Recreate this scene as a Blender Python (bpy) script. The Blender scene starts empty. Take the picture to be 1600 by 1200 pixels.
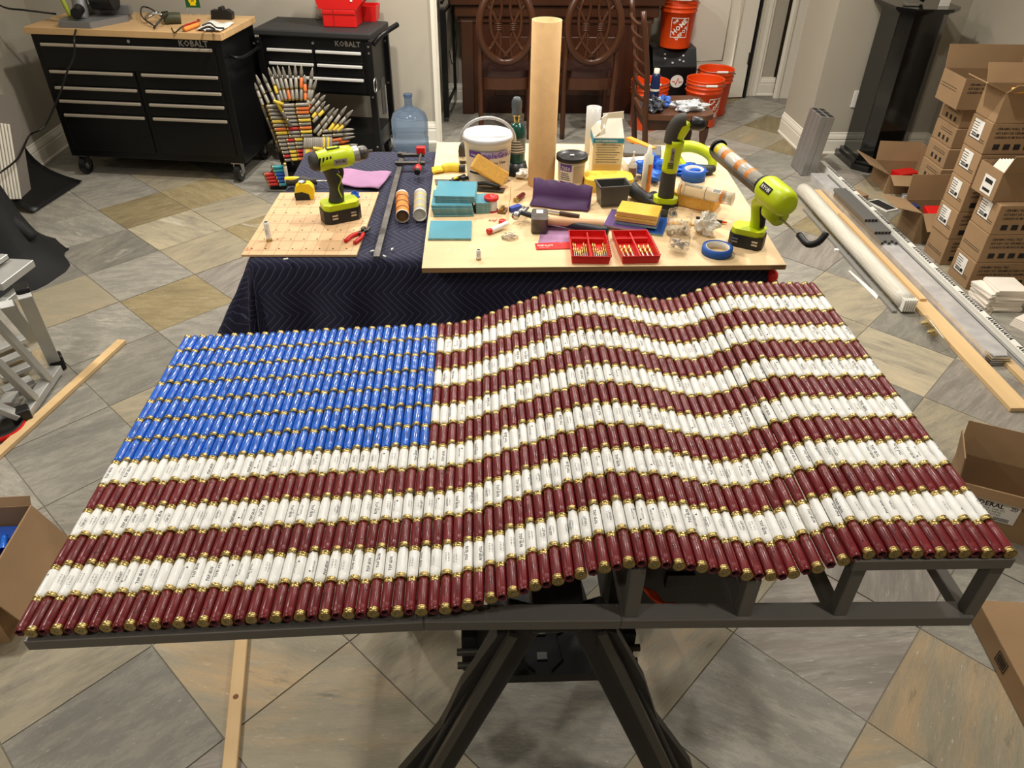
import bpy, math, random
from mathutils import Vector, Matrix
random.seed(7)
PI = math.pi
C = bpy.context.scene.collection
S = bpy.context.scene
# ---------------------------------------------------------------- camera
HCAM = 1.95
R_ = ((0.99919606, -0.01230032, 0.03815671), (-0.03801283, -0.59309063, 0.80423786), (0.012738, -0.80504175, -0.59308139))
cd = bpy.data.cameras.new('camera'); cam = bpy.data.objects.new('camera', cd); C.objects.link(cam)
cd.sensor_width = 36; cd.lens = 1164 / 1600 * 36; cd.clip_start = .05
mw = Matrix([[R_[i][0], -R_[i][1], -R_[i][2], (0, 0, HCAM)[i]] for i in range(3)] + [[0, 0, 0, 1]])
cam.matrix_world = mw; S.camera = cam
# ---------------------------------------------------------------- world, lights, exposure
w = bpy.data.worlds.new('world'); S.world = w; w.use_nodes = True
w.node_tree.nodes['Background'].inputs[0].default_value = (1, .86, .7, 1)
w.node_tree.nodes['Background'].inputs[1].default_value = .15
S.view_settings.view_transform = 'Standard'; S.view_settings.look = 'None'
S.view_settings.exposure = 0.12; S.view_settings.gamma = 1; S.view_settings.use_curve_mapping = False
CEIL = 2.75
def can_light(x, y, p, size=.16, col=(1, .955, .88)):
    l = bpy.data.lights.new('can_lamp', 'AREA'); l.shape = 'DISK'; l.size = size; l.energy = p; l.color = col; l.spread = math.radians(150)
    o = bpy.data.objects.new('can_lamp', l); C.objects.link(o); o.location = (x, y, CEIL - .012)
for x, y, p in ((-.9, 4.15, 34), (-.2, 4.75, 30), (1.2, 4.4, 40), (.1, 2.7, 14), (-1.95, 1.9, 22), (1.7, 3.1, 24), (-1.3, -.4, 18), (1.2, .3, 15), (.6, 6.3, 6), (2.2, 6.4, 10), (-2.4, 4.3, 3)):
    can_light(x, y, p)

# ---------------------------------------------------------------- helpers
def ray(u, v):
    c = (u - 800, v - 600, 1164.)
    return Vector([sum(R_[i][k] * c[k] for k in range(3)) for i in range(3)])
def at(u, v, z=0.0):
    r = ray(u, v); t = (z - HCAM) / r.z
    return Vector((r.x * t, r.y * t, z))
def atY(u, v, Y):
    r = ray(u, v); t = Y / r.y
    return Vector((r.x * t, Y, HCAM + r.z * t))
def srgb(c):
    def f(v):
        v /= 255.
        return v / 12.92 if v <= .04045 else ((v + .055) / 1.055) ** 2.4
    return tuple(f(v) for v in c) + (1,)
MATS = {}
def mat(name, col, rough=.5, metal=0, var=.0, vscale=8, bump=0, bscale=60, trans=0, ior=1.45, coat=0, alpha=1, emis=0, stretch=None, rand=0, spec=.5):
    if name in MATS: return MATS[name]
    m = bpy.data.materials.new(name); m.use_nodes = True; nt = m.node_tree; b = nt.nodes['Principled BSDF']
    c = srgb(col); b.inputs['Base Color'].default_value = c
    b.inputs['Roughness'].default_value = rough; b.inputs['Metallic'].default_value = metal
    b.inputs['IOR'].default_value = ior; b.inputs['Transmission Weight'].default_value = trans
    b.inputs['Coat Weight'].default_value = coat; b.inputs['Coat Roughness'].default_value = .14; b.inputs['Alpha'].default_value = alpha
    b.inputs['Specular IOR Level'].default_value = spec
    if emis: b.inputs['Emission Color'].default_value = c; b.inputs['Emission Strength'].default_value = emis
    tc = None
    def coords():
        t = nt.nodes.new('ShaderNodeTexCoord'); mp = nt.nodes.new('ShaderNodeMapping'); nt.links.new(t.outputs['Object'], mp.inputs[0])
        if stretch: mp.inputs['Scale'].default_value = stretch
        return mp.outputs[0]
    if var or bump or rand: tc = coords()
    if var or rand:
        n = nt.nodes.new('ShaderNodeTexNoise'); n.inputs['Scale'].default_value = vscale; n.inputs['Detail'].default_value = 4; nt.links.new(tc, n.inputs['Vector'])
        r = nt.nodes.new('ShaderNodeMapRange'); r.inputs[1].default_value = .3; r.inputs[2].default_value = .7; r.inputs[3].default_value = 1 - var; r.inputs[4].default_value = 1 + var
        nt.links.new(n.outputs[0], r.inputs[0]); out = r.outputs[0]
        if rand:
            oi = nt.nodes.new('ShaderNodeObjectInfo'); r2 = nt.nodes.new('ShaderNodeMapRange'); r2.inputs[3].default_value = 1 - rand; r2.inputs[4].default_value = 1 + rand
            nt.links.new(oi.outputs['Random'], r2.inputs[0]); mu = nt.nodes.new('ShaderNodeMath'); mu.operation = 'MULTIPLY'; nt.links.new(out, mu.inputs[0]); nt.links.new(r2.outputs[0], mu.inputs[1]); out = mu.outputs[0]
        vm = nt.nodes.new('ShaderNodeVectorMath'); vm.operation = 'SCALE'; vm.inputs[0].default_value = c[:3]; nt.links.new(out, vm.inputs['Scale']); nt.links.new(vm.outputs[0], b.inputs['Base Color'])
    if bump:
        n = nt.nodes.new('ShaderNodeTexNoise'); n.inputs['Scale'].default_value = bscale; n.inputs['Detail'].default_value = 5; nt.links.new(tc, n.inputs['Vector'])
        bp = nt.nodes.new('ShaderNodeBump'); bp.inputs['Strength'].default_value = bump; bp.inputs['Distance'].default_value = .004
        nt.links.new(n.outputs[0], bp.inputs['Height']); nt.links.new(bp.outputs[0], b.inputs['Normal'])
    MATS[name] = m
    return m

class MB:
    def __init__(s): s.v = []; s.f = []; s.m = []; s.sm = []; s.mats = []; s.X = Matrix()
    def mi(s, m):
        if m is None: return 0
        if m not in s.mats: s.mats.append(m)
        return s.mats.index(m)
    def add(s, vs, fs, m=None, smooth=False):
        k = len(s.v); X = s.X
        s.v += [tuple(X @ Vector(p)) for p in vs]; i = s.mi(m)
        for f in fs: s.f.append(tuple(a + k for a in f)); s.m.append(i); s.sm.append(smooth)
    def box(s, c, d, m=None, rot=None):
        x, y, z = (q / 2 for q in d); M = Matrix.Translation(c) @ (rot if rot else Matrix())
        vs = [M @ Vector((a * x, b * y, e * z)) for a in (-1, 1) for b in (-1, 1) for e in (-1, 1)]
        s.add(vs, [(0, 1, 3, 2), (4, 6, 7, 5), (0, 4, 5, 1), (2, 3, 7, 6), (0, 2, 6, 4), (1, 5, 7, 3)], m); return s
    def bb(s, x0, x1, y0, y1, z0, z1, m=None):
        return s.box(((x0 + x1) / 2, (y0 + y1) / 2, (z0 + z1) / 2), (x1 - x0, y1 - y0, z1 - z0), m)
    def bar(s, p, q, wd, th, m=None, up=(0, 0, 1)):
        p = Vector(p); q = Vector(q); d = q - p; L = d.length; d = d / L; u = Vector(up)
        if abs(d.dot(u)) > .98: u = Vector((0, 1, 0))
        x = d.cross(u).normalized(); zz = x.cross(d)
        M = Matrix(((x.x, d.x, zz.x, 0), (x.y, d.y, zz.y, 0), (x.z, d.z, zz.z, 0), (0, 0, 0, 1)))
        return s.box((p + q) / 2, (wd, L, th), m, M)
    def lathe(s, prof, seg=24, m=None, base=(0, 0, 0), axis=(0, 0, 1), mats=None, smooth=True, fl=None):
        ax = Vector(axis).normalized(); q = Vector((0, 0, 1)).rotation_difference(ax).to_matrix().to_4x4(); M = Matrix.Translation(base) @ q
        vs = []; fs = []
        for k, (r, z) in enumerate(prof):
            for i in range(seg):
                a = 2 * PI * i / seg; rr = max(r, 1e-5)
                if fl and fl[k]: rr *= 1 + fl[k] * math.cos(6 * a)
                vs.append(M @ Vector((rr * math.cos(a), rr * math.sin(a), z)))
        for k in range(len(prof) - 1):
            fk = [(k * seg + i, k * seg + (i + 1) % seg, (k + 1) * seg + (i + 1) % seg, (k + 1) * seg + i) for i in range(seg)]
            if mats: s.add([], [], None); fs.append((fk, mats[k]))
            else: fs.append((fk, m))
        base_i = len(s.v); s.v += [tuple(s.X @ p) for p in vs]
        for fk, mm in fs:
            i = s.mi(mm)
            for f in fk: s.f.append(tuple(a + base_i for a in f)); s.m.append(i); s.sm.append(smooth)
        return s
    def cyl(s, p, q, r0, r1=None, m=None, seg=16, cap=True, smooth=True):
        p = Vector(p); q = Vector(q); r1 = r0 if r1 is None else r1; L = (q - p).length
        pr = [(r0, 0), (r1, L)]
        s.lathe(pr, seg, m, p, q - p, smooth=smooth)
        if cap:
            s.lathe([(0, 0), (r0, 0)], seg, m, p, q - p, smooth=False); s.lathe([(r1, L), (0, L)], seg, m, p, q - p, smooth=False)
        return s
    def prism(s, poly, z0, z1, m=None, M=None, smooth=False):
        n = len(poly); M = M or Matrix()
        vs = [M @ Vector((x, y, z0)) for x, y in poly] + [M @ Vector((x, y, z1)) for x, y in poly]
        fs = [tuple(range(n))[::-1], tuple(range(n, 2 * n))]
        s.add(vs, fs, m); s.add(vs, [(i, (i + 1) % n, n + (i + 1) % n, n + i) for i in range(n)], m, smooth); return s
    def tube(s, pts, r, m=None, seg=8, sub=4, closed=False):
        P = [Vector(p) for p in pts]; n = len(P); out = []
        if sub > 1 and n > 2:
            for i in range(n if closed else n - 1):
                if closed: a, b, c, d = P[(i - 1) % n], P[i], P[(i + 1) % n], P[(i + 2) % n]
                else: a, b, c, d = P[max(i - 1, 0)], P[i], P[i + 1], P[min(i + 2, n - 1)]
                for k in range(sub):
                    t = k / sub
                    out.append(.5 * ((2 * b) + (c - a) * t + (2 * a - 5 * b + 4 * c - d) * t * t + (3 * b - a - 3 * c + d) * t ** 3))
            if not closed: out.append(P[-1])
        else: out = P
        n = len(out); vs = []; ref = None
        rr = r if callable(r) else (lambda t: r)
        for i, p in enumerate(out):
            if closed: t = out[(i + 1) % n] - out[i - 1]
            else: t = out[min(i + 1, n - 1)] - out[max(i - 1, 0)]
            t.normalize()
            if ref is None:
                ref = Vector((0, 0, 1)) if abs(t.z) < .9 else Vector((1, 0, 0))
            x = t.cross(ref).normalized(); y = x.cross(t).normalized(); ref = y
            for k in range(seg):
                a = 2 * PI * k / seg; q = rr(i / max(1, n - 1)); vs.append(p + (x * math.cos(a) + y * math.sin(a)) * q)
        fs = [(i * seg + k, i * seg + (k + 1) % seg, ((i + 1) % n) * seg + (k + 1) % seg, ((i + 1) % n) * seg + k) for i in range(n if closed else n - 1) for k in range(seg)]
        if not closed: fs += [tuple(range(seg))[::-1], tuple(range((n - 1) * seg, n * seg))]
        s.add(vs, fs, m, True); return s
    def text(s, txt, h, M, m, wrap=None, center=True, bold=0, mono=1):
        vs, fs, wd = text_mesh(txt, bold)
        k = h; off = -wd / 2 * k if center else 0
        out = []
        for x, y in vs:
            X = x * k * mono + off * mono; Y = (y - .35) * k
            if wrap: a = Y / wrap; out.append(M @ Vector((X, wrap * math.sin(a), wrap * math.cos(a))))   # around local X axis
            else: out.append(M @ Vector((X, Y, 0)))
        s.add(out, fs, m); return s
_T = {}
def text_mesh(txt, bold=0):
    key = (txt, bold)
    if key in _T: return _T[key]
    cu = bpy.data.curves.new('t', 'FONT'); cu.body = txt; cu.size = 1; cu.resolution_u = 1; cu.fill_mode = 'FRONT'; cu.offset = bold
    o = bpy.data.objects.new('t', cu); C.objects.link(o); bpy.context.view_layer.update()
    me = o.evaluated_get(bpy.context.evaluated_depsgraph_get()).to_mesh()
    vs = [(v.co.x, v.co.y) for v in me.vertices]; fs = [tuple(p.vertices) for p in me.polygons]
    fs = [f if sum((vs[f[i]][0] * vs[f[(i + 1) % len(f)]][1] - vs[f[(i + 1) % len(f)]][0] * vs[f[i]][1]) for i in range(len(f))) > 0 else f[::-1] for f in fs]
    wd = max([v[0] for v in vs] + [0]); bpy.data.objects.remove(o); bpy.data.curves.remove(cu)
    _T[key] = (vs, fs, wd); return _T[key]
def build(name, mb, parent=None, bevel=0, seg=2, flip=False):
    me = bpy.data.meshes.new(name); me.from_pydata(mb.v, [], mb.f)
    for m in mb.mats: me.materials.append(m)
    me.polygons.foreach_set('material_index', mb.m); me.polygons.foreach_set('use_smooth', mb.sm)
    me.update()
    o = bpy.data.objects.new(name, me); C.objects.link(o)
    if parent is not None: o.parent = parent
    if bevel:
        b = o.modifiers.new('bevel', 'BEVEL'); b.width = bevel; b.segments = seg; b.limit_method = 'ANGLE'; b.angle_limit = .6; b.harden_normals = False
    return o
ORD = ('lowest', 'second', 'third', 'fourth', 'fifth', 'sixth', 'seventh', 'eighth', 'ninth', 'tenth', 'eleventh', 'twelfth', 'thirteenth', 'fourteenth', 'fifteenth')
def ordl(k, n): return 'topmost' if k == n - 1 else ORD[k] + ('' if k == 0 else ' from the bottom')
def tag(o, label=None, cat=None, group=None, kind=None):
    if label: o['label'] = label
    if cat: o['category'] = cat
    if group: o['group'] = group
    if kind: o['kind'] = kind
    return o
def thing(name, label, cat, loc=(0, 0, 0), rz=0, group=None):
    o = bpy.data.objects.new(name, None); o.empty_display_size = .05; C.objects.link(o); o.location = loc; o.rotation_euler = (0, 0, rz)
    return tag(o, label, cat, group)
def copy_tree(o, loc=None, rz=None, parent=None, label=None):
    c = o.copy(); C.objects.link(c); c.parent = parent
    if loc is not None: c.location = loc
    if rz is not None: c.rotation_euler = (0, 0, rz)
    if label: c['label'] = label
    for ch in [x for x in bpy.data.objects if x.parent == o]: copy_tree(ch, parent=c)
    return c
def RX(a): return Matrix.Rotation(a, 4, 'X')
def RY(a): return Matrix.Rotation(a, 4, 'Y')
def RZ(a): return Matrix.Rotation(a, 4, 'Z')
def TR(*p): return Matrix.Translation(p)
def yaw(a, b): return math.atan2(b.y - a.y, b.x - a.x)

# ---------------------------------------------------------------- common materials
M_wall = mat('greige_wall_paint', (176, 168, 152), .75, var=.03, vscale=3, bump=.08, bscale=300)
M_ceil = mat('ceiling_paint', (225, 220, 208), .9)
M_trim = mat('white_trim_paint', (232, 226, 210), .4)
M_card = mat('brown_cardboard', (154, 124, 90), .85, var=.08, vscale=6, bump=.1, bscale=80, rand=.08)
M_cardin = mat('cardboard_inside', (140, 108, 76), .9, var=.06, vscale=5)
M_ink = mat('black_print_ink', (30, 26, 24), .8)
M_black = mat('black_plastic', (22, 22, 23), .4, bump=.05, bscale=200)
M_blackm = mat('black_powder_coat', (14, 14, 15), .35, spec=.35)
M_steel = mat('brushed_steel', (190, 190, 190), .32, 1)
M_dsteel = mat('dark_steel', (96, 92, 88), .45, .9, var=.3, vscale=25)
M_brass = mat('brass_shell_head', (184, 162, 104), .32, 1, var=.12, vscale=40)
M_white = mat('white_plastic', (235, 232, 222), .35)
M_lime = mat('lime_tool_plastic', (196, 214, 20), .38, var=.03)
M_red = mat('red_plastic', (205, 28, 26), .35)
M_orange = mat('orange_bucket_plastic', (232, 78, 22), .35)
M_silver = mat('silver_paint', (160, 158, 154), .4, .6, var=.04)
M_clear = mat('clear_plastic', (250, 250, 250), .06, trans=1, ior=1.12, alpha=.35)
M_yel = mat('yellow_plastic', (238, 206, 20), .4)
M_pine = mat('pine_wood', (208, 176, 128), .6, var=.14, vscale=9, stretch=(1, .06, 1), bump=.1, bscale=30, rand=.06)
M_blue = mat('blue_nitrile', (40, 105, 215), .5, var=.1, vscale=30)
# ---------------------------------------------------------------- floor: slate tiles laid diagonally
def slate(name, c1, c2, c3, streak):
    m = bpy.data.materials.new(name); m.use_nodes = True; nt = m.node_tree; N = nt.nodes; L = nt.links; b = N['Principled BSDF']
    t = N.new('ShaderNodeTexCoord'); oi = N.new('ShaderNodeObjectInfo')
    mp = N.new('ShaderNodeMapping'); L.new(t.outputs['Object'], mp.inputs[0])
    mu = N.new('ShaderNodeVectorMath'); mu.operation = 'SCALE'; mu.inputs[0].default_value = (37, 19, 53); L.new(oi.outputs['Random'], mu.inputs['Scale']); L.new(mu.outputs[0], mp.inputs['Location'])
    rr = N.new('ShaderNodeMath'); rr.operation = 'MULTIPLY_ADD'; rr.inputs[1].default_value = 1.9; rr.inputs[2].default_value = -.4; L.new(oi.outputs['Random'], rr.inputs[0])
    cx = N.new('ShaderNodeCombineXYZ'); L.new(rr.outputs[0], cx.inputs[2]); L.new(cx.outputs[0], mp.inputs['Rotation'])
    m2 = N.new('ShaderNodeMapping'); m2.inputs['Scale'].default_value = (1, streak, 1); L.new(mp.outputs[0], m2.inputs[0])
    def noise(sc, det, src=m2): 
        n = N.new('ShaderNodeTexNoise'); n.inputs['Scale'].default_value = sc; n.inputs['Detail'].default_value = det; n.inputs['Roughness'].default_value = .72; L.new(src.outputs[0], n.inputs['Vector']); return n
    n1 = noise(4.5, 8, m2); n2 = noise(26, 9); n3 = noise(150, 6); n4 = noise(7, 8, m2)
    def mix(a, bb, fac, lo, hi):
        r = N.new('ShaderNodeMapRange'); r.inputs[1].default_value = lo; r.inputs[2].default_value = hi; L.new(fac.outputs[0], r.inputs[0])
        x = N.new('ShaderNodeMix'); x.data_type = 'RGBA'; L.new(r.outputs[0], x.inputs[0])
        for k, q in ((6, a), (7, bb)):
            if isinstance(q, tuple): x.inputs[k].default_value = srgb(q)
            else: L.new(q, x.inputs[k])
        return x.outputs[2]
    c = mix(c1, c2, n2, .44, .58); c = mix(c, c3, n1, .50, .66)
    c = mix(c, (206, 200, 186), n3, .60, .80); c = mix(c, (84, 80, 70), n2, .60, .78)
    pale = mix(c, (188, 182, 166), n4, .60, .74)
    hs = N.new('ShaderNodeHueSaturation'); L.new(pale, hs.inputs['Color'])
    r = N.new('ShaderNodeMapRange'); r.inputs[3].default_value = .85; r.inputs[4].default_value = 1.17; L.new(oi.outputs['Random'], r.inputs[0]); L.new(r.outputs[0], hs.inputs['Value'])
    L.new(hs.outputs[0], b.inputs['Base Color']); b.inputs['Roughness'].default_value = .55
    bp = N.new('ShaderNodeBump'); bp.inputs['Strength'].default_value = .8; bp.inputs['Distance'].default_value = .005
    ad = N.new('ShaderNodeMath'); ad.operation = 'MULTIPLY_ADD'; ad.inputs[1].default_value = .25; L.new(n3.outputs[0], ad.inputs[0]); L.new(n2.outputs[0], ad.inputs[2]); L.new(ad.outputs[0], bp.inputs['Height']); L.new(bp.outputs[0], b.inputs['Normal'])
    return m
SL = {'g': slate('slate_grey', (132, 128, 118), (152, 147, 135), (116, 114, 106), .3),
      'd': slate('slate_dark', (126, 122, 112), (144, 139, 126), (110, 108, 100), .3),
      'b': slate('slate_beige', (156, 146, 122), (138, 130, 112), (174, 160, 132), .22),
      'r': slate('slate_rust', (150, 140, 118), (142, 134, 112), (176, 150, 112), .2),
      'o': slate('slate_olive', (130, 116, 84), (146, 132, 98), (112, 100, 74), .25),
      's': slate('slate_silver_streak', (134, 126, 116), (154, 147, 136), (118, 113, 104), .12)}
X0, X1, Y0, Y1 = -3.15, 3.35, -1.6, 7.35
fl = build('floor', MB().bb(X0 - .3, X1 + .3, Y0, Y1 + .3, -.06, -.0035, mat('grout', (128, 122, 106), .9)))
tag(fl, kind='structure')
TH = math.radians(-45.2); TL = .4115
o0 = Vector((.753, 1.352, 0)); E1 = Vector((math.cos(TH), math.sin(TH), 0)); E2 = Vector((-E1.y, E1.x, 0))
tone = {(0, -1): 'g', (0, 0): 's', (1, 0): 'r', (1, -1): 'r', (-1, -1): 'r', (-1, 0): 'b', (2, 0): 'o', (-3, -4): 'd', (-3, -3): 'r', (-2, -3): 'r', (-4, -4): 'b', (-2, -2): 'b', (-1, -2): 'd', (-9, -2): 'r', (-8, -1): 'o', (-9, -1): 'g',
        (-10, -1): 'd', (-9, 0): 'b', (-10, 0): 'b', (-8, -2): 'g', (-7, -2): 'd', (-5, -3): 'd', (-6, -3): 'g', (-5, -4): 's', (-8, 0): 's', (-1, 1): 'r', (0, 1): 's', (1, 1): 'd', (0, 3): 'b', (0, 4): 's', (-1, 4): 'b', (-1, 5): 'd', (1, 4): 's', (-2, 5): 'b', (-4, 6): 'd'}
tmesh = {}
for i in range(-18, 10):
    for j in range(-12, 18):
        c = o0 + E1 * ((i + .5) * TL) + E2 * ((j + .5) * TL)
        if not (X0 - .25 < c.x < X1 + .25 and .35 < c.y < Y1 + .1): continue
        if abs(c.x) > 1.5 + c.y * .66: continue
        k = tone.get((i, j)) or random.choices('gdbsro', (6, 5, 4, 3, 1.2, 1))[0]
        if k not in tmesh:
            h = TL / 2 - .0019
            tmesh[k] = MB(); tmesh[k].prism([(-h, -h), (h, -h), (h, h), (-h, h)], -.02, 0, SL[k])
            o = build('slate_tile', tmesh[k], fl, bevel=.0015, seg=1); tmesh[k] = o
        else:
            o = tmesh[k].copy(); C.objects.link(o)
        o.location = (c.x, c.y, random.uniform(-.0015, 0)); o.rotation_euler = (random.uniform(-.002, .002), random.uniform(-.002, .002), TH)
# ---------------------------------------------------------------- walls
def wall(name, x0, x1, y0, y1, z1=CEIL, m=None):
    return tag(build(name, MB().bb(x0, x1, y0, y1, -.05, z1, m or M_wall)), kind='structure')
wall('wall_left', -3.3, -3.15, Y0, 6.0)
wall('wall_back', -3.15, -.33, 5.85, 6.0)
wall('wall_return', -.45, -.33, 6.0, 7.0)
wall('wall_hall', -.45, 1.2, 6.95, 7.1)
wall('wall_far', 1.2, 3.6, 7.5, 7.6)
wall('wall_pillar', 2.48, 3.5, 5.60, 6.12)
wall('wall_right', 3.42, 3.6, Y0, 5.6)
wall('wall_right_rear', 3.42, 3.6, 6.1, 7.5)
wall('wall_front', X0, X1 + .3, Y0 - .15, Y0)
tag(build('ceiling', MB().bb(X0 - .2, X1 + .3, Y0 - .15, 7.65, CEIL, CEIL + .1, M_ceil)), kind='structure')
BP = [(0, 0), (.022, 0), (.022, .012), (.016, .02), (.016, .10), (.013, .104), (.013, .112), (.016, .116), (.012, .135), (.006, .15), (.006, .158), (0, .162)]
def base_run(name, p, q, n):   # profile run from p to q, n = outward normal
    p = Vector(p + (0,)); q = Vector(q + (0,)); d = (q - p); L = d.length; d.normalize(); n = Vector(n + (0,))
    M = Matrix(((n.x, 0, d.x, p.x), (n.y, 0, d.y, p.y), (0, 1, 0, 0), (0, 0, 0, 1)))
    tag(build(name, MB().prism(BP, 0, L, M_trim, M)), kind='structure')
base_run('baseboard_back', (-3.15, 5.85), (-.33, 5.85), (0, -1))
base_run('baseboard_left', (-3.15, 3.0), (-3.15, 5.85), (1, 0))
base_run('baseboard_hall', (-.33, 6.95), (1.2, 6.95), (0, -1))
base_run('baseboard_pillar', (2.48, 5.58), (2.48, 6.12), (-1, 0))
base_run('baseboard_pillar_front', (2.458, 5.60), (3.42, 5.60), (0, -1))
base_run('baseboard_right', (3.42, 3.9), (3.42, 5.6), (-1, 0))
# casing at the wall end beside the hall
def casing(name, x, y, w_, z1=2.3, ang=0, d=.03):
    mb = MB(); mb.X = TR(x, y, 0) @ RZ(ang)
    mb.prism([(0, 0), (w_, 0), (w_, -d * .5), (w_ * .85, -d * .55), (w_ * .8, -d * .9), (w_ * .55, -d * .75), (w_ * .3, -d * .7), (w_ * .22, -d), (w_ * .1, -d), (0, -d * .6)], 0, z1, M_trim)
    return tag(build(name, mb), kind='structure')
casing('trim_1', -.33, 5.85, .12, ang=math.radians(90))
tag(build('trim_2', MB().bb(-.345, -.318, 5.83, 5.85, 0, CEIL, M_trim)), kind='structure')
# far door with arched panel
dr = build('door_1', MB().bb(-.86, 0, -.02, .02, .01, 2.1, M_trim)); tag(dr, kind='structure')
dr.location = (2.44, 7.12, 0); dr.rotation_euler = (0, 0, math.radians(8))
mp_ = MB(); arc = [(-.70 + .54 * t / 12, .92 + .16 * math.sin(PI * t / 12)) for t in range(13)]
outl = [(-.70, .28)] + arc + [(-.16, .28)]
mp_.tube([(x, -.026, z) for x, z in outl], .014, M_trim, 6, 1, True); mp_.tube([(-.6 + 0, -.024, .34), (-.26, -.024, .34), (-.26, -.024, .88), (-.43, -.024, .96), (-.6, -.024, .88)], .006, M_trim, 6, 1, True)
build('panel_moulding', mp_, dr)
build('hinge', MB().bb(-.012, .014, -.04, -.018, .30, .40, M_black), dr)
tag(build('trim_3', MB().bb(2.455, 2.475, 7.1, 7.2, 0, 2.2, M_black)), kind='structure')  # black strip stands in for the shade in the door's hinge gap
casing('trim_4', 2.49, 7.2, .13, 2.5)
wall('wall_door_side', 2.62, 2.74, 7.2, 7.5)
base_run('baseboard_door_side', (2.60, 7.2), (2.76, 7.2), (0, -1))
casing('trim_5', 2.74, 7.12, .2, 2.5)
M_stone = mat('pale_rubble_stone', (170, 158, 136), .9, var=.35, vscale=9, bump=.5, bscale=12)
tag(build('wall_stone', MB().bb(2.94, 3.42, 7.15, 7.35, 0, CEIL, M_stone)), kind='structure')
# door casing and white door on the right wall
for k, (y0, y1, d) in enumerate(((4.62, 4.76, .03), (4.6, 4.62, .045), (3.75, 3.86, .03))):
    tag(build('trim_%d' % (6 + k), MB().bb(3.42 - d, 3.42, y0, y1, 0, 2.3, M_trim)), kind='structure')
d2 = tag(build('door_2', MB().bb(3.36, 3.40, 3.4, 4.2, 0, 2.2, M_white)), kind='structure')
build('door_handle', MB().bb(3.325, 3.36, 4.08, 4.14, .92, 1.12, M_black), d2, bevel=.008)
def plate(name, label, p, sx, sy, sz):
    o = build(name, MB().box((0, 0, 0), (sx, sy, sz), M_white), bevel=.002); o.location = p; return tag(o, label, 'wall plate')
p_ = atY(1340, 155, 5.595); plate('wall_outlet', 'white blank outlet plate low on the grey pillar wall', (p_.x, 5.596, p_.z), .075, .008, .12)
# ---------------------------------------------------------------- the flag of spent shotgun shells on its steel frame
PROF = {1: (-.803, .834), 2: (-.784, .834), 6: (-.698, .838), 10: (-.615, .842), 12: (-.572, .844), 16: (-.489, .848), 20: (-.406, .853), 32: (-.154, .864), 34: (-.112, .866), 36: (-.071, .869), 38: (-.032, .878), 40: (.008, .893), 42: (.046, .909), 44: (.083, .924),
        46: (.121, .939), 48: (.159, .954), 50: (.198, .968), 52: (.238, .978), 54: (.280, .978), 56: (.322, .972), 58: (.363, .964), 60: (.402, .953), 62: (.443, .942), 64: (.486, .937), 66: (.524, .942), 68: (.562, .957), 70: (.601, .975), 72: (.641, .988), 74: (.685, .989),
        76: (.725, .987), 78: (.765, .986), 80: (.806, .986), 82: (.845, .985), 84: (.886, .984)}
def prof(c):
    ks = sorted(PROF)
    for a, b in zip(ks, ks[1:]):
        if a <= c <= b:
            t = (c - a) / (b - a); return tuple(PROF[a][i] * (1 - t) + PROF[b][i] * t for i in (0, 1))
FY0, PITCH = .808, .0719
flag = thing('shell_flag', 'large waving flag made of red, white and blue shotgun shells on a silver frame', 'flag sculpture', (0, FY0, 0))
M_rs = mat('burgundy_hull', (108, 24, 30), .36, coat=.15, var=.10, vscale=30, stretch=(1, .2, 1), bump=.03, bscale=120, rand=.14)
M_ws = mat('white_hull', (238, 238, 234), .4, coat=.3, var=.03, vscale=30, bump=.1, bscale=120, rand=.03)
M_bs = mat('blue_hull', (18, 96, 200), .30, coat=.8, var=.08, vscale=30, bump=.02, bscale=120, rand=.10)
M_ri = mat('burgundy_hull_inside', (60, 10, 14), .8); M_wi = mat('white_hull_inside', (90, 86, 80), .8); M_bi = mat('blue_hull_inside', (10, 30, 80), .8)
M_inkr = mat('faded_black_print', (62, 14, 20), .7); M_inkb = mat('navy_print', (12, 36, 100), .6); M_inkw = mat('grey_black_print', (44, 42, 46), .7)
HL = PITCH - .0008
def hull_mb(m, mi, ink, var):
    mb = MB(); y0 = -HL / 2
    pr = [(.0098, y0 + .0095), (.0100, y0 + .011), (.0100, y0 + .052), (.0096, y0 + .0535), (.0099, y0 + .056), (.0093, y0 + .063), (.0084, y0 + HL), (.0072, y0 + HL), (.0074, y0 + HL - .012), (0, y0 + HL - .013)]
    fl_ = [0, 0, 0, 0, 0, .03, .10, .12, .03, 0]
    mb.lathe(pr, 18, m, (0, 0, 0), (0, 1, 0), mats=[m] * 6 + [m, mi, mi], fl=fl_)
    A = lambda ang, yy, flip=1: TR(0, yy, 0) @ RY(math.radians(ang)) @ RZ(PI / 2 * flip)
    r = .01015
    if var == 1: mb.text('TOP GUN', .0074, A(14, .004), ink, r, bold=.03); mb.text('12 GA', .0036, A(-14, .004), ink, r, bold=.01)
    elif var == 2:
        mb.text('12 GA 2-3/4"', .0040, A(28, .002), ink, r); mb.text('1-1/8 OZ  8', .0042, A(-2, .002), ink, r)
    elif var == 3:
        mb.text('TARGET', .0065, A(-24, .0, -1), ink, r, bold=.01); mb.text('7 1/2 SHOT', .0038, A(8, .0), ink, r)
    elif var == 4: mb.text('TOP GUN', .0074, A(-36, .004, -1), ink, r, bold=.03)
    elif var == 5: mb.text('TARGET LOAD', .0042, A(18, .0), ink, r); mb.box((-.002, -.012, .00965), (.003, .003, .0006), ink)
    return mb
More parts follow.
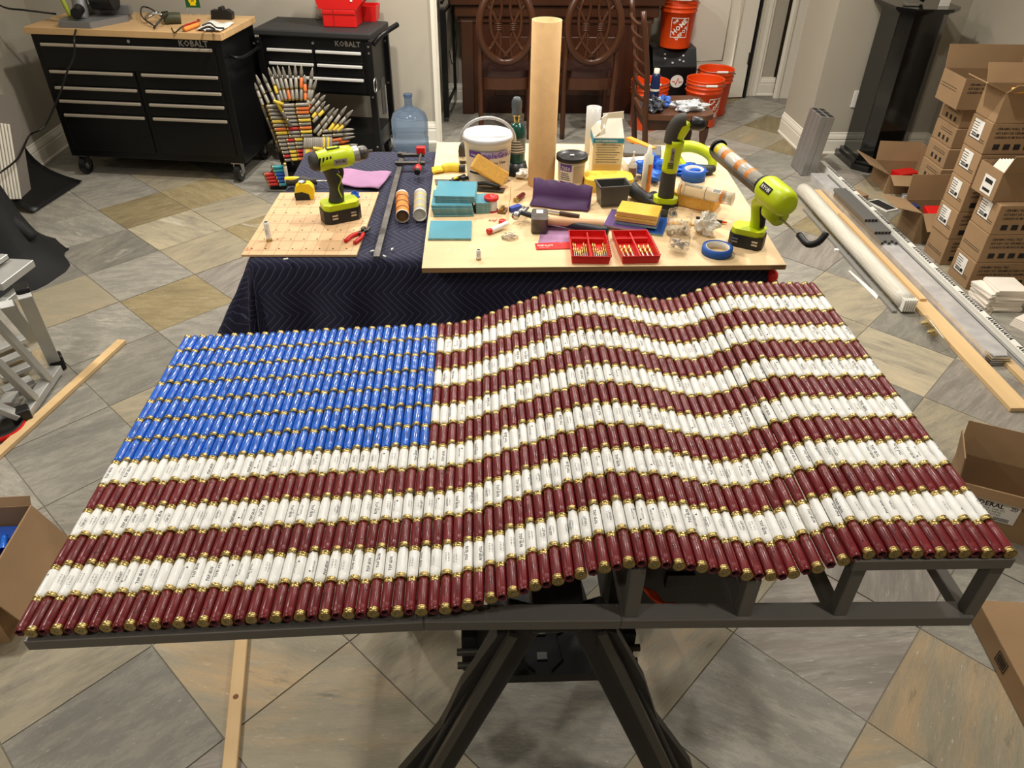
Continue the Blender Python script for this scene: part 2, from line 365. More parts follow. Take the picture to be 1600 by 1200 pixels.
def head_mb():
    y0 = -HL / 2; mb = MB()
    pr = [(0, y0 + .0012), (.0024, y0 + .0012), (.0026, y0 + .0004), (.0034, y0 + .0004), (.0036, y0), (.0108, y0), (.0110, y0 + .0008), (.0108, y0 + .0018), (.0102, y0 + .0022), (.01035, y0 + .007), (.01055, y0 + .0082), (.01035, y0 + .0096), (.0099, y0 + .0100)]
    mb.lathe(pr, 18, M_brass, (0, 0, 0), (0, 1, 0), mats=[M_steel, M_brass, M_ink] + [M_brass] * 9)
    return mb
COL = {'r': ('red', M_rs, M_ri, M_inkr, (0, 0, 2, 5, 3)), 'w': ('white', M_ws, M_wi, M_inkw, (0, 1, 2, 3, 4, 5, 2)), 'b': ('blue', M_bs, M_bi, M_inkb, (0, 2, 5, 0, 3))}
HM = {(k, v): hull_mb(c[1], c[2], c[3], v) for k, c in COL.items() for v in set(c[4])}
HEAD = head_mb(); headmesh = None; hullmesh = {}
stuff = MB(); rs = random.Random(3)
order = 0
for row in range(13, 0, -1):
    for c in range(1, 85):
        k = 'b' if (row <= 7 and c <= 33) else ('r' if row % 2 else 'w')
        x, z = prof(c); y = (13 - row + .5) * PITCH
        toward = (c % 2 == 0)       # brass head towards the camera
        var = rs.choice(COL[k][4])
        M = TR(x, y + rs.uniform(-.0012, .0012), z + rs.uniform(-.0005, .0005)) @ RZ((0 if toward else PI) + rs.uniform(-.012, .012)) @ RY(rs.uniform(-.6, .6) * (1 if var else 3))
        if order < 300:
            if (k, var) not in hullmesh:
                o = build('shotgun_shell', HM[(k, var)], flag); hullmesh[(k, var)] = o
            else:
                o = hullmesh[(k, var)].copy(); C.objects.link(o)
            o.matrix_local = M
            o['label'] = COL[k][0] + ' hull'
            if headmesh is None: h = build('brass_head', HEAD, o); headmesh = h
            else: h = headmesh.copy(); C.objects.link(h); h.parent = o
            h.matrix_local = Matrix()
        else:
            for src in (HM[(k, var)], HEAD):
                b = len(stuff.v); stuff.v += [tuple(M @ Vector(p)) for p in src.v]
                mm = [stuff.mi(q) for q in src.mats]
                stuff.f += [tuple(a + b for a in f) for f in src.f]; stuff.m += [mm[i] for i in src.m]; stuff.sm += src.sm
        order += 1
tag(build('shotgun_shell_rows', stuff, flag), 'rows of red, white and blue shells towards the top of the flag', kind='stuff')
# frame: lower rails, upper rails following the wave, posts and cross bars (25 mm square tube)
M_fr = mat('silver_painted_tube', (98, 94, 88), .42, .35, var=.03)
TB = .025
DEP = 13 * PITCH
def rail(pts, name='frame_rail'):
    for p, q in zip(pts, pts[1:]):
        build(name, MB().bar(p, q, TB*1.5, TB, M_fr), flag, bevel=.0015, seg=1)
def zr(x):   # height of lower rail centre
    return .798 + (x + .81) / .7 * .028 if x < -.11 else .826 - (x + .11) * .026
for y in (.018, DEP * .5, DEP - .02):
    rail([(-.805, y, zr(-.81)), (-.11, y, zr(-.11))]); rail([(-.11, y, zr(-.11)), (.36 - .12, y, zr(.24))]); rail([(.24, y, zr(.24)), (.89, y, zr(.89))])
    rail([(.62, y, .963), (.90, y, .960)], 'frame_top_rail')
    for x in (.258, .463, .640, .885):
        zt = {.258: .958, .463: .922, .640: .955, .885: .955}[x]
        build('frame_post', MB().bb(x - TB / 2, x + TB / 2, y - TB / 2, y + TB / 2, zr(x), zt, M_fr), flag, bevel=.0015, seg=1)
for x in (-.79, -.45, -.12, .258, .463, .640, .885):
    build('frame_cross_bar', MB().bar((x, .03, zr(x) - .001), (x, DEP - .03, zr(x) - .001), TB, TB, M_fr), flag, bevel=.0015, seg=1)
    if x > .2:
        zt = {.258: .955, .463: .920, .640: .96, .885: .96}[x]
        build('frame_cross_bar', MB().bar((x, .03, zt), (x, DEP - .03, zt), TB, TB, M_fr), flag, bevel=.0015, seg=1)
# ---------------------------------------------------------------- folding work stand under the flag
M_st = mat('black_stand_plastic', (34, 33, 32), .5, var=.1, bump=.08, bscale=90)
M_stg = mat('dark_grey_stand_metal', (84, 80, 74), .4, .5)
st = thing('folding_work_stand', 'black folding work stand with splayed legs and plastic shelf under the flag', 'work stand', (.135, .86, 0))
build('top_beam', MB().bb(-.05, .05, 0, .62, .72, .785, M_st), st, bevel=.006)
mb = MB(); mb.prism([(-.16, .16), (.16, .16), (.12, .46), (-.12, .46)], .30, .33, M_st); 
for y in (.2, .27, .34, .41): mb.bb(-.013, .013, y, y + .02, .33, .334, M_steel)
for sgn in (-1, 1): mb.tube([(0.02 * sgn, .17, .332), (.05 * sgn, .2, .332), (.04 * sgn, .27, .332), (.09 * sgn, .3, .332), (.08 * sgn, .4, .332)], .0025, M_black, 5, 1)
build('shelf', mb, st, bevel=.008)
for sgn in (-1, 1):
    for yy in (.04, .58):
        nm = 'leg'
        top = (sgn * .058, yy, .74); dy = -.06 if yy < .3 else .06
        foot = (sgn * .345, yy + dy, .02)
        mb = MB(); mb.bar(top, foot, .05, .075, M_st, up=(1, 0, 0))
        lg = build(nm, mb, st, bevel=.006)
        f2 = MB(); f2.bar((sgn * .085, yy - .045, .73), (sgn * .352, yy + dy - .045, .06), .018, .014, M_stg, up=(0, -1, 0)); build('leg_channel', f2, lg)
        f3 = MB(); f3.prism([(sgn * a_, b_) for a_, b_ in ((.075, .74), (.115, .72), (.19, .55), (.235, .40), (.345, .19), (.39, .02), (.34, .02), (.28, .16), (.17, .45), (.085, .66))], -(yy + .012 + (dy * .5)), -(yy - .012 + (dy * .5)), M_st, RX(PI / 2)); 0 and f3.tube([(sgn * .11, yy + .0, .70), (sgn * .19, yy - .0, .56), (sgn * .235, yy + dy * .5, .38), (sgn * .34, yy + dy, .17), (sgn * .36, yy + dy, .02)], .014, M_st, 6, 4); build('leg_edge', f3, lg)
        f4 = MB(); f4.bb(-.04, .04, -.03, .03, 0, .03, M_black); fo = build('foot', f4, lg, bevel=.006); fo.location = foot[:2] + (0,)
    b = MB(); b.bar((sgn * .17, .10, .42), (sgn * .17, .50, .42), .03, .03, M_st); b.bar((sgn * .17, .14, .36), (sgn * .14, .13, .60), .03, .02, M_st); b.box((sgn * .175, .13, .5), (.03, .05, .12), M_st); b.cyl((sgn * .15, .1, .47), (sgn * .20, .1, .47), .008, m=M_stg); b.cyl((sgn * .15, .1, .52), (sgn * .20, .1, .52), .008, m=M_stg)
    build('side_hinge', b, st, bevel=.003)
    l = MB(); l.tube([(sgn * .13, .06, .52), (sgn * .12, .05, .58), (sgn * .11, .06, .64)], .007, M_orange, 6); build('lock_strap', l, st)
g = MB()
for k in range(5): g.tube([(.19 + k * .006, .12, .70 - k * .004), (.215 + k * .006, .09, .69 - k * .004), (.258 + k * .005, .1, .67 - k * .004)], .0035, M_orange, 5)
build('clamp_grip', g, st)
tr_ = build('dark_filler_block', MB().bb(.115, .425, .14, .56, .60, .778, M_black), st, bevel=.012); build('filler_latch', MB().bb(.24, .30, .132, .14, .68, .72, M_st), tr_, bevel=.002)  # black block and latch added to fill the dark area below the wave
build('filler_arm', MB().bb(.04, .13, .30, .34, .73, .76, M_st), st)  # added arm, ties the dark filler block to the stand
# ---------------------------------------------------------------- covered table
ZT, ZP = .772, .792
TX0, TX1, TY0, TY1 = -.80, 1.02, 2.33, 3.42
tab = thing('work_table', 'folding work table hidden under the navy quilted blanket', 'table', (0, 0, 0))
build('table_top', MB().bb(TX0 + .01, TX1 - .01, TY0 + .01, TY1 - .01, .725, .766, M_black), tab, bevel=.005)
for x in (TX0 + .08, TX1 - .08):
    for y in (TY0 + .08, TY1 - .08): build('leg', MB().cyl((x, y, 0), (x, y, .725), .016, m=M_dsteel), tab)
def quilt():
    m = bpy.data.materials.new('navy_quilted_blanket'); m.use_nodes = True; nt = m.node_tree; N = nt.nodes; L = nt.links; b = N['Principled BSDF']
    uv = N.new('ShaderNodeUVMap'); sp = N.new('ShaderNodeSeparateXYZ'); L.new(uv.outputs[0], sp.inputs[0])
    def M_(op, a, bb=None, cc=None):
        n = N.new('ShaderNodeMath'); n.operation = op
        for i, q in enumerate((a, bb, cc)):
            if q is None: continue
            if isinstance(q, (int, float)): n.inputs[i].default_value = q
            else: L.new(q, n.inputs[i])
        return n.outputs[0]
    tri = M_('PINGPONG', sp.outputs[1], .085); u = M_('MULTIPLY_ADD', tri, -.9, sp.outputs[0]); d = M_('PINGPONG', u, .0135)
    ln = M_('LESS_THAN', d, .0011); puff = M_('POWER', M_('DIVIDE', d, .0125), .5)
    mx = N.new('ShaderNodeMix'); mx.data_type = 'RGBA'; L.new(ln, mx.inputs[0]); mx.inputs[6].default_value = srgb((20, 22, 48)); mx.inputs[7].default_value = srgb((84, 84, 120)); L.new(mx.outputs[2], b.inputs['Base Color'])
    b.inputs['Roughness'].default_value = .9; b.inputs['Sheen Weight'].default_value = .08
    bp = N.new('ShaderNodeBump'); bp.inputs['Strength'].default_value = .35; bp.inputs['Distance'].default_value = .003; L.new(puff, bp.inputs['Height']); L.new(bp.outputs[0], b.inputs['Normal'])
    return m
M_quilt = quilt()
def blanket():
    nx, ny = 150, 120; ov = .66; ovl = .42
    xs = [TX0 - ovl + (TX1 - TX0 + ovl + .3) * i / nx for i in range(nx + 1)]; ys = [TY0 - ov + (TY1 - TY0 + ov + .2) * j / ny for j in range(ny + 1)]
    vs = []; uvs = []
    for y in ys:
        for x in xs:
            q = Vector((min(max(x, TX0 + .02), TX1 - .02), min(max(y, TY0 + .02), TY1 - .02))); p = Vector((x, y)); d = (p - q).length
            uvs.append((x, y))
            if d < 1e-6: vs.append((x, y, ZT + .0015 * math.sin(x * 23 + y * 7) * math.sin(y * 31))); continue
            n = (p - q) / d; s = math.atan2(n.y, n.x) * .5 + (q.x + q.y)
            a = min(d / .05, 1.57); r = .032 * math.sin(a); hang = max(0, d - .05)
            fl = .10 if n.y < -.7 else (.16 if n.y < -.3 else .34)
            f = r + hang * fl * (1 + .5 * math.sin(s * 19)) + .018 * math.sin(s * 31) * min(1, hang * 4)
            z = ZT - .032 * (1 - math.cos(a)) - hang * (.97 - .1 * abs(n.x * n.y) * 2)
            vs.append((q.x + n.x * f, q.y + n.y * f, max(z, .02)))
    fs = [(j * (nx + 1) + i, j * (nx + 1) + i + 1, (j + 1) * (nx + 1) + i + 1, (j + 1) * (nx + 1) + i) for j in range(ny) for i in range(nx)]
    mb = MB(); mb.add(vs, fs, M_quilt, True); o = build('moving_blanket', mb)
    uvl = o.data.uv_layers.new(name='UVMap')
    for lp in o.data.loops: uvl.data[lp.index].uv = uvs[lp.vertex_index]
    so = o.modifiers.new('solid', 'SOLIDIFY'); so.thickness = .004; so.offset = -1
    return tag(o, 'navy quilted moving blanket with zigzag stitching draped over the work table', 'blanket')
blanket()
M_ply = mat('birch_plywood', (226, 196, 150), .6, var=.07, vscale=5, stretch=(1, 3.2, 1), bump=.05, bscale=40)
M_plyed = mat('plywood_edge', (150, 118, 80), .8, var=.25, vscale=60, stretch=(.05, .05, 6))
pa = [at(659, 419, ZP), at(1229, 414, ZP), at(1112, 228, ZP), at(683, 222, ZP)]
ZB = ZT + .004
mb = MB(); mb.prism([(p.x, p.y) for p in pa], ZB - .0015, ZP, M_ply); mb.m = [0] * len(mb.m); mb.mats = [M_ply, M_plyed]; mb.m = [0, 0, 1, 1, 1, 1]
ply = tag(build('plywood_sheet', mb), 'large square plywood sheet with scattered tools lying on the blanket', 'plywood')
mb = MB()
for p_ in ((700, 390), (712, 392), (735, 385), (700, 240), (900, 400), (1150, 340)):
    c = at(p_[0], p_[1], ZP); mb.lathe([(0, .0003), (.004, .0003)], 7, M_white, c)
build('paint_spots', mb, ply)
# peg board with drilled hole grid
M_mdf = mat('tan_hardboard', (214, 176, 132), .6, var=.04, vscale=8)
pb = [at(377, 398, ZT + .01), at(557, 398, ZT + .01), at(592, 300, ZT + .01), at(438, 301, ZT + .01)]
mb = MB(); mb.prism([(p.x, p.y) for p in pb], ZT + .002, ZT + .010, M_mdf)
board = tag(build('hardboard_panel', mb), 'tan hardboard panel marked with a grid of small drilled holes', 'board')
mb = MB(); zz = ZT + .0103
ux = pb[1] - pb[0]; uy = pb[3] - pb[0]
for j in range(7):
    for i in range(8):
        f = (i + .5 + (.5 if j % 2 else 0)) / 8.4
        if f > .97: continue
        c = pb[0] + ux * f + uy * ((j + .6) / 7.2)
        mb.lathe([(0, 0), (.0032, 0)], 8, M_ink, (c.x, c.y, zz))
M_pen = mat('pencil_line', (158, 124, 92), .8)
for j in range(8):
    a = pb[0] + uy * ((j + .6) / 7.4 - .02); mb.bar((a.x + .004, a.y, zz), (a.x + ux.x * .985, a.y + ux.y, zz), .0009, .0003, M_pen)
for i in range(9):
    a = pb[0] + ux * ((i + .5) / 9); b_ = a + uy * .985; mb.bar((a.x, a.y, zz), (b_.x, b_.y, zz), .0009, .0003, M_pen)
build('hole_grid', mb, board)
sc = MB(); sc.tube([at(383, 392, zz), at(388, 386, zz), at(386, 392, zz), at(393, 386, zz), at(391, 391, zz)], .0007, M_red, 5, 2); build('red_scribble', sc, board)

# ---------------------------------------------------------------- power tools
M_grip = mat('dark_grey_rubber', (58, 56, 50), .65, bump=.3, bscale=260)
M_batt = mat('black_battery', (30, 29, 29), .45)
def octo(w, l, c):
    return [(-w + c, -l), (w - c, -l), (w, -l + c), (w, l - c), (w - c, l), (-w + c, l), (-w, l - c), (-w, -l + c)]
def battery(root, x=0, y=0, ang=0, L=.068, W=.042):
    mb = MB(); mb.X = TR(x, y, 0) @ RZ(ang); mb.prism(octo(L, W, .018), 0, .046, M_batt)
    b = build('battery', mb, root, bevel=.004)
    c = MB(); c.X = mb.X
    for sx in (-.034, .034):
        for k in range(2):
            for sy in (-1, 1): c.box((sx, sy * (W + .0003), .02 + k * .011), (.02, .001, .006), M_steel)
    build('battery_latch', c, b)
    f = MB(); f.X = mb.X; f.prism(octo(L - .004, W - .003, .016), .046, .066, M_lime); build('tool_foot', f, root, bevel=.006)
# 1 cordless drill
dA = at(520, 262, 1.0); dB = at(568, 240, 1.01)
dr_ = thing('cordless_drill', 'lime green cordless drill standing upright on its battery on the hardboard panel', 'power drill', (at(533, 337, ZP).x, at(533, 337, ZP).y, ZT + .0105), math.radians(28))
battery(dr_, 0, 0, 0)
mb = MB(); mb.tube([(-.010, 0, .064), (-.004, 0, .11), (-.012, 0, .16), (-.02, 0, .19)], lambda t: .028 - .004 * math.sin(t * PI), M_grip, 12, 4); build('handle', mb, dr_); dr_.scale = (1.06,) * 3
mb = MB(); mb.tube([(.004, -.0245, .085), (-.004, -.0245, .12), (.012, -.0225, .15), (-.004, -.0245, .17)], .0025, M_lime, 5, 3); mb.tube([(.004, .0245, .085), (-.004, .0245, .12), (.012, .0225, .15), (-.004, .0245, .17)], .0025, M_lime, 5, 3); build('grip_stripe', mb, dr_)
build('trigger', MB().tube([(.016, 0, .185), (.022, 0, .165), (.016, 0, .145)], .008, M_grip, 8), dr_)
bd = MB(); bd.lathe([(0, -.082), (.022, -.082), (.029, -.074), (.031, -.052)], 24, M_grip, (0, 0, .215), (1, 0, .03)); bd.lathe([(.0325, -.058), (.035, -.035), (.036, .03), (.033, .06), (.027, .065), (0, .065)], 24, M_lime, (0, 0, .215), (1, 0, .03)); 
bo = build('motor_body', bd, dr_)
ve = MB()
for k in range(4):
    for sy in (-1, 1): ve.box((-.058 + k * .012, sy * .031, .222), (.005, .004, .026), M_black, RY(.3))
ve.box((0, 0, .2515), (.045, .022, .002), M_black); ve.box((0, 0, .2525), (.035, .014, .002), M_lime)
build('vent_slots', ve, bo)
lb = MB(); lb.box((.012, -.0355, .212), (.045, .0012, .02), M_silver); lb.X = TR(.012, -.0364, .213) @ RX(PI / 2); lb.text('RYOBI', .012, Matrix(), M_ink, bold=.02); build('name_label', lb, bo)
ch = MB(); ch.lathe([(.027, .065), (.028, .08), (.028, .085)], 24, M_silver, (0, 0, .215), (1, 0, .03)); ch.lathe([(.022, .085), (.024, .09), (.024, .106), (.021, .116), (.012, .122), (.005, .124), (.005, .138), (0, .142)], 20, M_dsteel, (0, 0, .215), (1, 0, .03)); build('chuck', ch, dr_)
# 2 caulk gun (power)
g0 = at(1170, 388, ZP); ga = at(1205, 300, 1.03); gb = at(1122, 232, 1.05)
cg = thing('power_caulk_gun', 'lime green battery caulk gun standing at the right edge of the plywood', 'caulk gun', (g0.x, g0.y + .035, ZP), 0)
battery(cg, 0, 0, math.radians(-30), .060, .042)
l = lambda p: p - Vector((g0.x, g0.y + .035, ZP))
A_ = l(ga); B_ = l(gb); D_ = (B_ - A_).normalized(); side = Vector((-D_.y, D_.x, 0)).normalized()
mb = MB(); mb.tube([(.022, .0, .06), (.018, .0, .10), (.008, -.004, .16), tuple(A_ + Vector((0, 0, -.03)))], lambda t: .023 - .003 * math.sin(t * PI), M_lime, 12, 4); build('handle', mb, cg)
mb = MB(); mb.tube([(.034, -.006, .07), (.031, -.006, .11), (.022, -.010, .16), tuple(A_ + Vector((.012, -.006, -.045)))], .016, M_batt, 10, 4); build('rubber_grip', mb, cg)
mb = MB(); mb.lathe([(0, -.105), (.030, -.105), (.042, -.09), (.046, -.06), (.046, .02), (.040, .035), (0, .035)], 28, M_lime, A_, D_); gbd = build('gear_housing', mb, cg)
mb = MB(); mb.lathe([(0, -.055), (.02, -.055), (.033, -.04), (.034, .02), (0, .02)], 22, M_lime, A_ + Vector((.022, -.03, -.062)), -D_); build('drive_housing', mb, cg)
X_ = Matrix.Identity(4)
n_ = Vector((-.55, -.75, .45)); n_ = (n_ - D_ * n_.dot(D_)).normalized(); xx = -D_; yy = n_.cross(xx)
X_ = Matrix(((xx.x, yy.x, n_.x, A_.x + n_.x * .0475 - D_.x * .022), (xx.y, yy.y, n_.y, A_.y + n_.y * .0475 - D_.y * .022), (xx.z, yy.z, n_.z, A_.z + n_.z * .0475 - D_.z * .022), (0, 0, 0, 1)))
mb = MB(); mb.X = X_; mb.box((0, 0, 0), (.056, .022, .003), M_ink); mb.text('RYOBI', .017, TR(0, 0, .0018), M_white, bold=.02); build('name_label', mb, gbd)
E0 = A_ + D_ * .035; E1_ = B_
mb = MB(); mb.lathe([(.035, 0), (.035, .02), (.030, .025), (.028, .025)], 24, M_black, E0 - D_ * .004, D_); Lg = (E1_ - E0).length
for a in (-2.6, -1.57, -.5): 
    o_ = side * (.030 * math.cos(a)) + Vector((0, 0, .030 * math.sin(a))); mb.bar(E0 + o_, E1_ + o_, .034, .004, M_black, up=(o_.x, o_.y, o_.z))
mb.lathe([(.033, Lg - .006), (.033, Lg + .004), (.012, Lg + .006), (.012, Lg - .006)], 24, M_black, E0, D_); build('carriage', mb, cg)
M_tubelabel = mat('orange_label_print', (216, 130, 52), .5, var=.25, vscale=40)
mb = MB(); mb.lathe([(0, .02), (.0245, .02), (.0245, Lg - .01), (.008, Lg), (.006, Lg + .02), (.003, Lg + .045), (0, Lg + .046)], 24, M_clear, E0, D_, mats=[M_white, mat('cartridge_film', (205, 200, 188), .15), M_white, M_white, M_white, M_white]); car = build('cartridge', mb, cg)
for a_, b_ in ((.06, .075), (.11, .13), (.18, .2)): build('printed_band', MB().lathe([(.0248, a_ * Lg / .25), (.0248, b_ * Lg / .25)], 24, M_tubelabel, E0, D_), car)
build('printed_band', MB().lathe([(.0248, Lg - .04), (.0248, Lg - .015)], 24, M_yel, E0, D_), car)
mb = MB(); R0 = A_ + Vector((.024, -.033, -.068)); mb.cyl(R0, R0 - D_ * .16, .004, m=M_steel, seg=10); hk = R0 - D_ * .13
mb.tube([hk, hk - D_ * .05 + Vector((0, 0, -.006)), hk - D_ * .075 + Vector((.014, 0, .012)), hk - D_ * .07 + Vector((.036, 0, .042))], .0105, M_black, 10, 4); build('plunger_rod', mb, cg)
# 3 right-angle drill
rd0 = at(1038, 322, ZP)
rd = thing('right_angle_drill', 'lime and grey right angle drill standing upright with its head facing right', 'power drill', (rd0.x, rd0.y, ZP), math.radians(-12))
mb = MB(); mb.prism(octo(.05, .035, .02), 0, .02, M_batt); mb.prism(octo(.046, .032, .018), .02, .04, M_lime); build('battery', mb, rd, bevel=.005)
mb = MB(); mb.tube([(0, 0, .035), (0, 0, .10), (.0, 0, .15)], lambda t: .031 - .004 * t, M_grip, 12, 3); build('handle', mb, rd)
mb = MB(); mb.tube([(0, 0, .14), (.003, 0, .20), (.008, 0, .26)], lambda t: .030 + .003 * t, M_lime, 14, 4); rb = build('motor_body', mb, rd)
mb = MB(); 
for k in range(4): mb.box((.0 + k * .0, -.032, .18 - 0.006 * k), (.022, .003, .0022), M_grip)
mb.box((.003, -.0325, .21), (.014, .003, .055), M_silver); mb.X = TR(.003, -.0345, .21) @ RX(PI / 2) @ RZ(PI / 2); mb.text('RYOBI', .012, Matrix(), M_ink, bold=.02); build('name_label', mb, rb)
mb = MB(); mb.tube([(-.006, 0, .25), (-.004, 0, .29), (.012, 0, .325), (.035, 0, .332)], lambda t: .030 - .003 * t, M_grip, 14, 4); build('gear_head', mb, rd)
mb = MB(); mb.tube([(.012, 0, .27), (.026, 0, .30), (.036, 0, .325)], .024, M_lime, 12, 3); build('head_collar', mb, rd)
mb = MB(); mb.lathe([(.02, 0), (.024, .006), (.024, .035), (.02, .045), (.010, .055), (0, .057)], 18, M_black, (.052, 0, .325), (1, 0, -.1)); build('chuck', mb, rd)
# 4 lime pistol-shaped tool lying behind
sw = at(1085, 245, .86)
jg = thing('lime_hand_tool', 'lime tool with loop handle lying on blue gloves behind the right angle drill', 'power tool', (sw.x, sw.y + .04, ZP), math.radians(-25))
mb = MB(); mb.tube([(-.08, .02, .075), (-.02, .02, .09), (.04, .01, .085), (.085, 0, .06), (.095, -.02, .02)], lambda t: .027 - .009 * t, M_lime, 12, 4); build('tool_body', mb, jg)
mb = MB(); mb.tube([(-.055, 0, .04), (-.02, -.03, .02), (.03, -.06, .018), (.06, -.05, .018)], .014, M_lime, 10, 4); build('guard', mb, jg)
mb = MB(); mb.tube([(.052, -.052, .022), (.085, -.035, .022), (.098, -.018, .026)], .0195, M_grip, 10, 4); build('rubber_grip', mb, jg)
# ---------------------------------------------------------------- things on the blanket
def lay(name, label, cat, p, q, z, group=None):   # a thing lying along p->q (pixel ends) at height z, local +X along it; returns (root, length)
    a = at(p[0], p[1], z); b = at(q[0], q[1], z); return thing(name, label, cat, (a.x, a.y, z), yaw(a, b), group), (b - a).length
ZBL = ZT + .006
tm = thing('tape_measure', 'yellow and black tape measure at the back edge of the hardboard panel', 'tape measure', tuple(at(478, 309, ZBL + .006)), .1)
mb = MB(); mb.prism([(-.036, 0), (.03, 0), (.036, .012), (.036, .045), (.022, .062), (-.012, .064), (-.034, .05), (-.038, .02)], -.02, .02, M_yel, RX(PI / 2)); build('case', mb, tm, bevel=.008)
mb = MB(); mb.prism([(-.037, -.001), (.02, -.001), (.016, .022), (-.01, .032), (-.039, .028)], -.0215, .0215, M_black, RX(PI / 2)); build('rubber_grip', mb, tm, bevel=.004)
mb = MB(); mb.lathe([(0, 0), (.012, 0), (.016, .003)], 16, M_steel, (-.004, 0, .0645)); build('badge', mb, tm)
def loose_shell(u, v, z, label, m, mi, up=True, rz=0):
    r = thing('loose_shell', label, 'shotgun shell', tuple(at(u, v, z)), rz)
    X = TR(0, 0, HL / 2) @ RX(PI / 2) if up else TR(0, 0, .0106) @ RZ(0)
    a = hull_mb(m, mi, M_inkw, 3); a.v = [tuple(X @ Vector(p)) for p in a.v]; build('hull', a, r)
    a = head_mb(); a.v = [tuple(X @ Vector(p)) for p in a.v]; build('brass_head', a, r); return r
loose_shell(421, 376, ZBL + .005, 'white shotgun shell standing upright on the front left of the hardboard panel', M_ws, M_wi)
loose_shell(748, 405, ZP, 'small pale shell standing near the front edge of the plywood', M_ws, M_wi).scale = (.85, .85, .5)
loose_shell(812, 312, ZP, 'burgundy shell lying in front of the cardboard tube', M_rs, M_ri, False, -.5)
pl, L = lay('pliers', 'adjustable pliers with red handles lying across the corner of the hardboard panel', 'pliers', (547, 378), (592, 342), ZBL + .012)
for s_ in (-1, 1):
    build('handle', MB().tube([(-.0, .018 * s_, 0), (.04, .020 * s_, 0), (.075, .010 * s_, 0)], .0075, M_red, 8), pl)
mb = MB(); mb.bar((.07, .009, 0), (.105, -.006, 0), .016, .01, M_dsteel); mb.bar((.07, -.009, 0), (.11, .010, .0), .014, .01, M_dsteel); mb.bar((.10, -.008, 0), (.13, -.004, 0), .014, .009, M_dsteel); mb.bar((.105, .012, 0), (.128, .014, 0), .012, .009, M_dsteel); build('jaws', mb, pl, bevel=.002)
bc, L = lay('bar_clamp', 'long steel bar clamp with red screw handle lying on the blanket', 'clamp', (588, 402), (629, 243), ZBL + .012)
build('clamp_bar', MB().box((L / 2, 0, 0), (L, .022, .008), M_dsteel), bc, bevel=.001)
mb = MB(); mb.prism([(-.02, -.012), (.018, -.012), (.018, .008), (.012, .02), (.012, -.0), (-.012, .02)], -.008, .008, M_dsteel, TR(L - .02, 0, .012) @ RZ(-PI / 2)); mb.bar((L - .03, 0, .012), (L - .03, -.10, .012), .016, .014, M_dsteel); mb.bar((L - .13, .02, .012), (L - .13, -.11, .012), .018, .014, M_dsteel); build('jaws', mb, bc, bevel=.002)
mb = MB(); mb.cyl((L + .0, -.085, .02), (L - .17, -.085, .02), .006, m=M_dsteel); build('screw', mb, bc)
mb = MB(); mb.lathe([(0, 0), (.011, .002), (.016, .02), (.014, .045), (0, .05)], 12, M_red, (L - .24, -.085, .02), (1, 0, 0)); mb.lathe([(0, -.02), (.014, -.02), (.013, .0)], 10, M_black, (L - .24, -.085, .02), (1, 0, 0)); build('screw_handle', mb, bc, bevel=.003); build('red_cap', MB().box((L - .015, -.085, .03), (.03, .04, .03), M_red), bc, bevel=.003)
for (p, q, lab, m1) in (((629, 338), (628, 295), 'orange printed empty sealant cartridge lying on the blanket', M_orange), ((656, 336), (657, 294), 'clear empty sealant cartridge with white rim lying beside the plywood', None)):
    ct, L = lay('sealant_cartridge', lab, 'cartridge', p, q, ZBL + .026, 'sealant cartridges on the blanket'); 
    film = M_tubelabel if m1 else mat('frosted_film', (190, 186, 174), .3, alpha=.85)
    mb = MB(); mb.lathe([(.0205, .02), (.0235, .0), (.0255, 0), (.0255, .006), (.0245, .008), (.0245, .19)], 24, M_white, (0, 0, 0), (1, 0, 0), mats=[M_cardin if m1 else M_white, M_white, M_white, M_white, film]); mb.lathe([(0, .02), (.0205, .02)], 20, M_cardin if m1 else M_white, axis=(1, 0, 0)); mb.lathe([(.0245, .19), (.0255, .192), (.0245, .2), (.012, .212), (.006, .215), (0, .216)], 24, M_white, axis=(1, 0, 0)); build('tube_body', mb, ct)
    for k in range(3): mb = MB(); mb.lathe([(.0248, .04 + k * .055), (.0248, .047 + k * .055)], 24, M_ink if m1 else M_yel, axis=(1, 0, 0)); build('printed_band', mb, ct)
M_pink = mat('mauve_felt', (164, 122, 156), .85, var=.08, vscale=12); M_pur = mat('purple_sheet', (78, 46, 92), .6, var=.08, vscale=10)
def sheet(name, label, cat, px, z, m, th=.002, wob=.004):
    P = [at(u, v, z) for u, v in px]; mb = MB(); n = 10; vs = []
    for j in range(n + 1):
        for i in range(n + 1):
            a = P[0].lerp(P[1], i / n); b = P[3].lerp(P[2], i / n); q = a.lerp(b, j / n); vs.append((q.x, q.y, z + wob * math.sin(i * .9) * math.sin(j * .7 + 1) + wob))
    mb.add(vs, [(j * (n + 1) + i, j * (n + 1) + i + 1, (j + 1) * (n + 1) + i + 1, (j + 1) * (n + 1) + i) for j in range(n) for i in range(n)], m, True)
    o = build(name, mb); so = o.modifiers.new('s', 'SOLIDIFY'); so.thickness = th; return tag(o, label, cat)
sheet('mauve_tile_sheet', 'mauve felt sheet with torn corner lying on the blanket behind the drill', 'sheet', [(520, 288), (592, 296), (612, 270), (533, 265)], ZBL + .006, M_pink, .004)
kn, L = lay('screwdriver', 'screwdriver with grey and yellow rubber handle lying left of the drill', 'screwdriver', (448, 284), (506, 283), ZBL + .02)
build('handle', MB().tube([(0, 0, 0), (.03, 0, 0), (.06, 0, 0), (.085, 0, 0), (.12, 0, 0)], lambda t: .018 - .006 * math.sin(t * 9) * t, M_grip, 12, 4), kn)
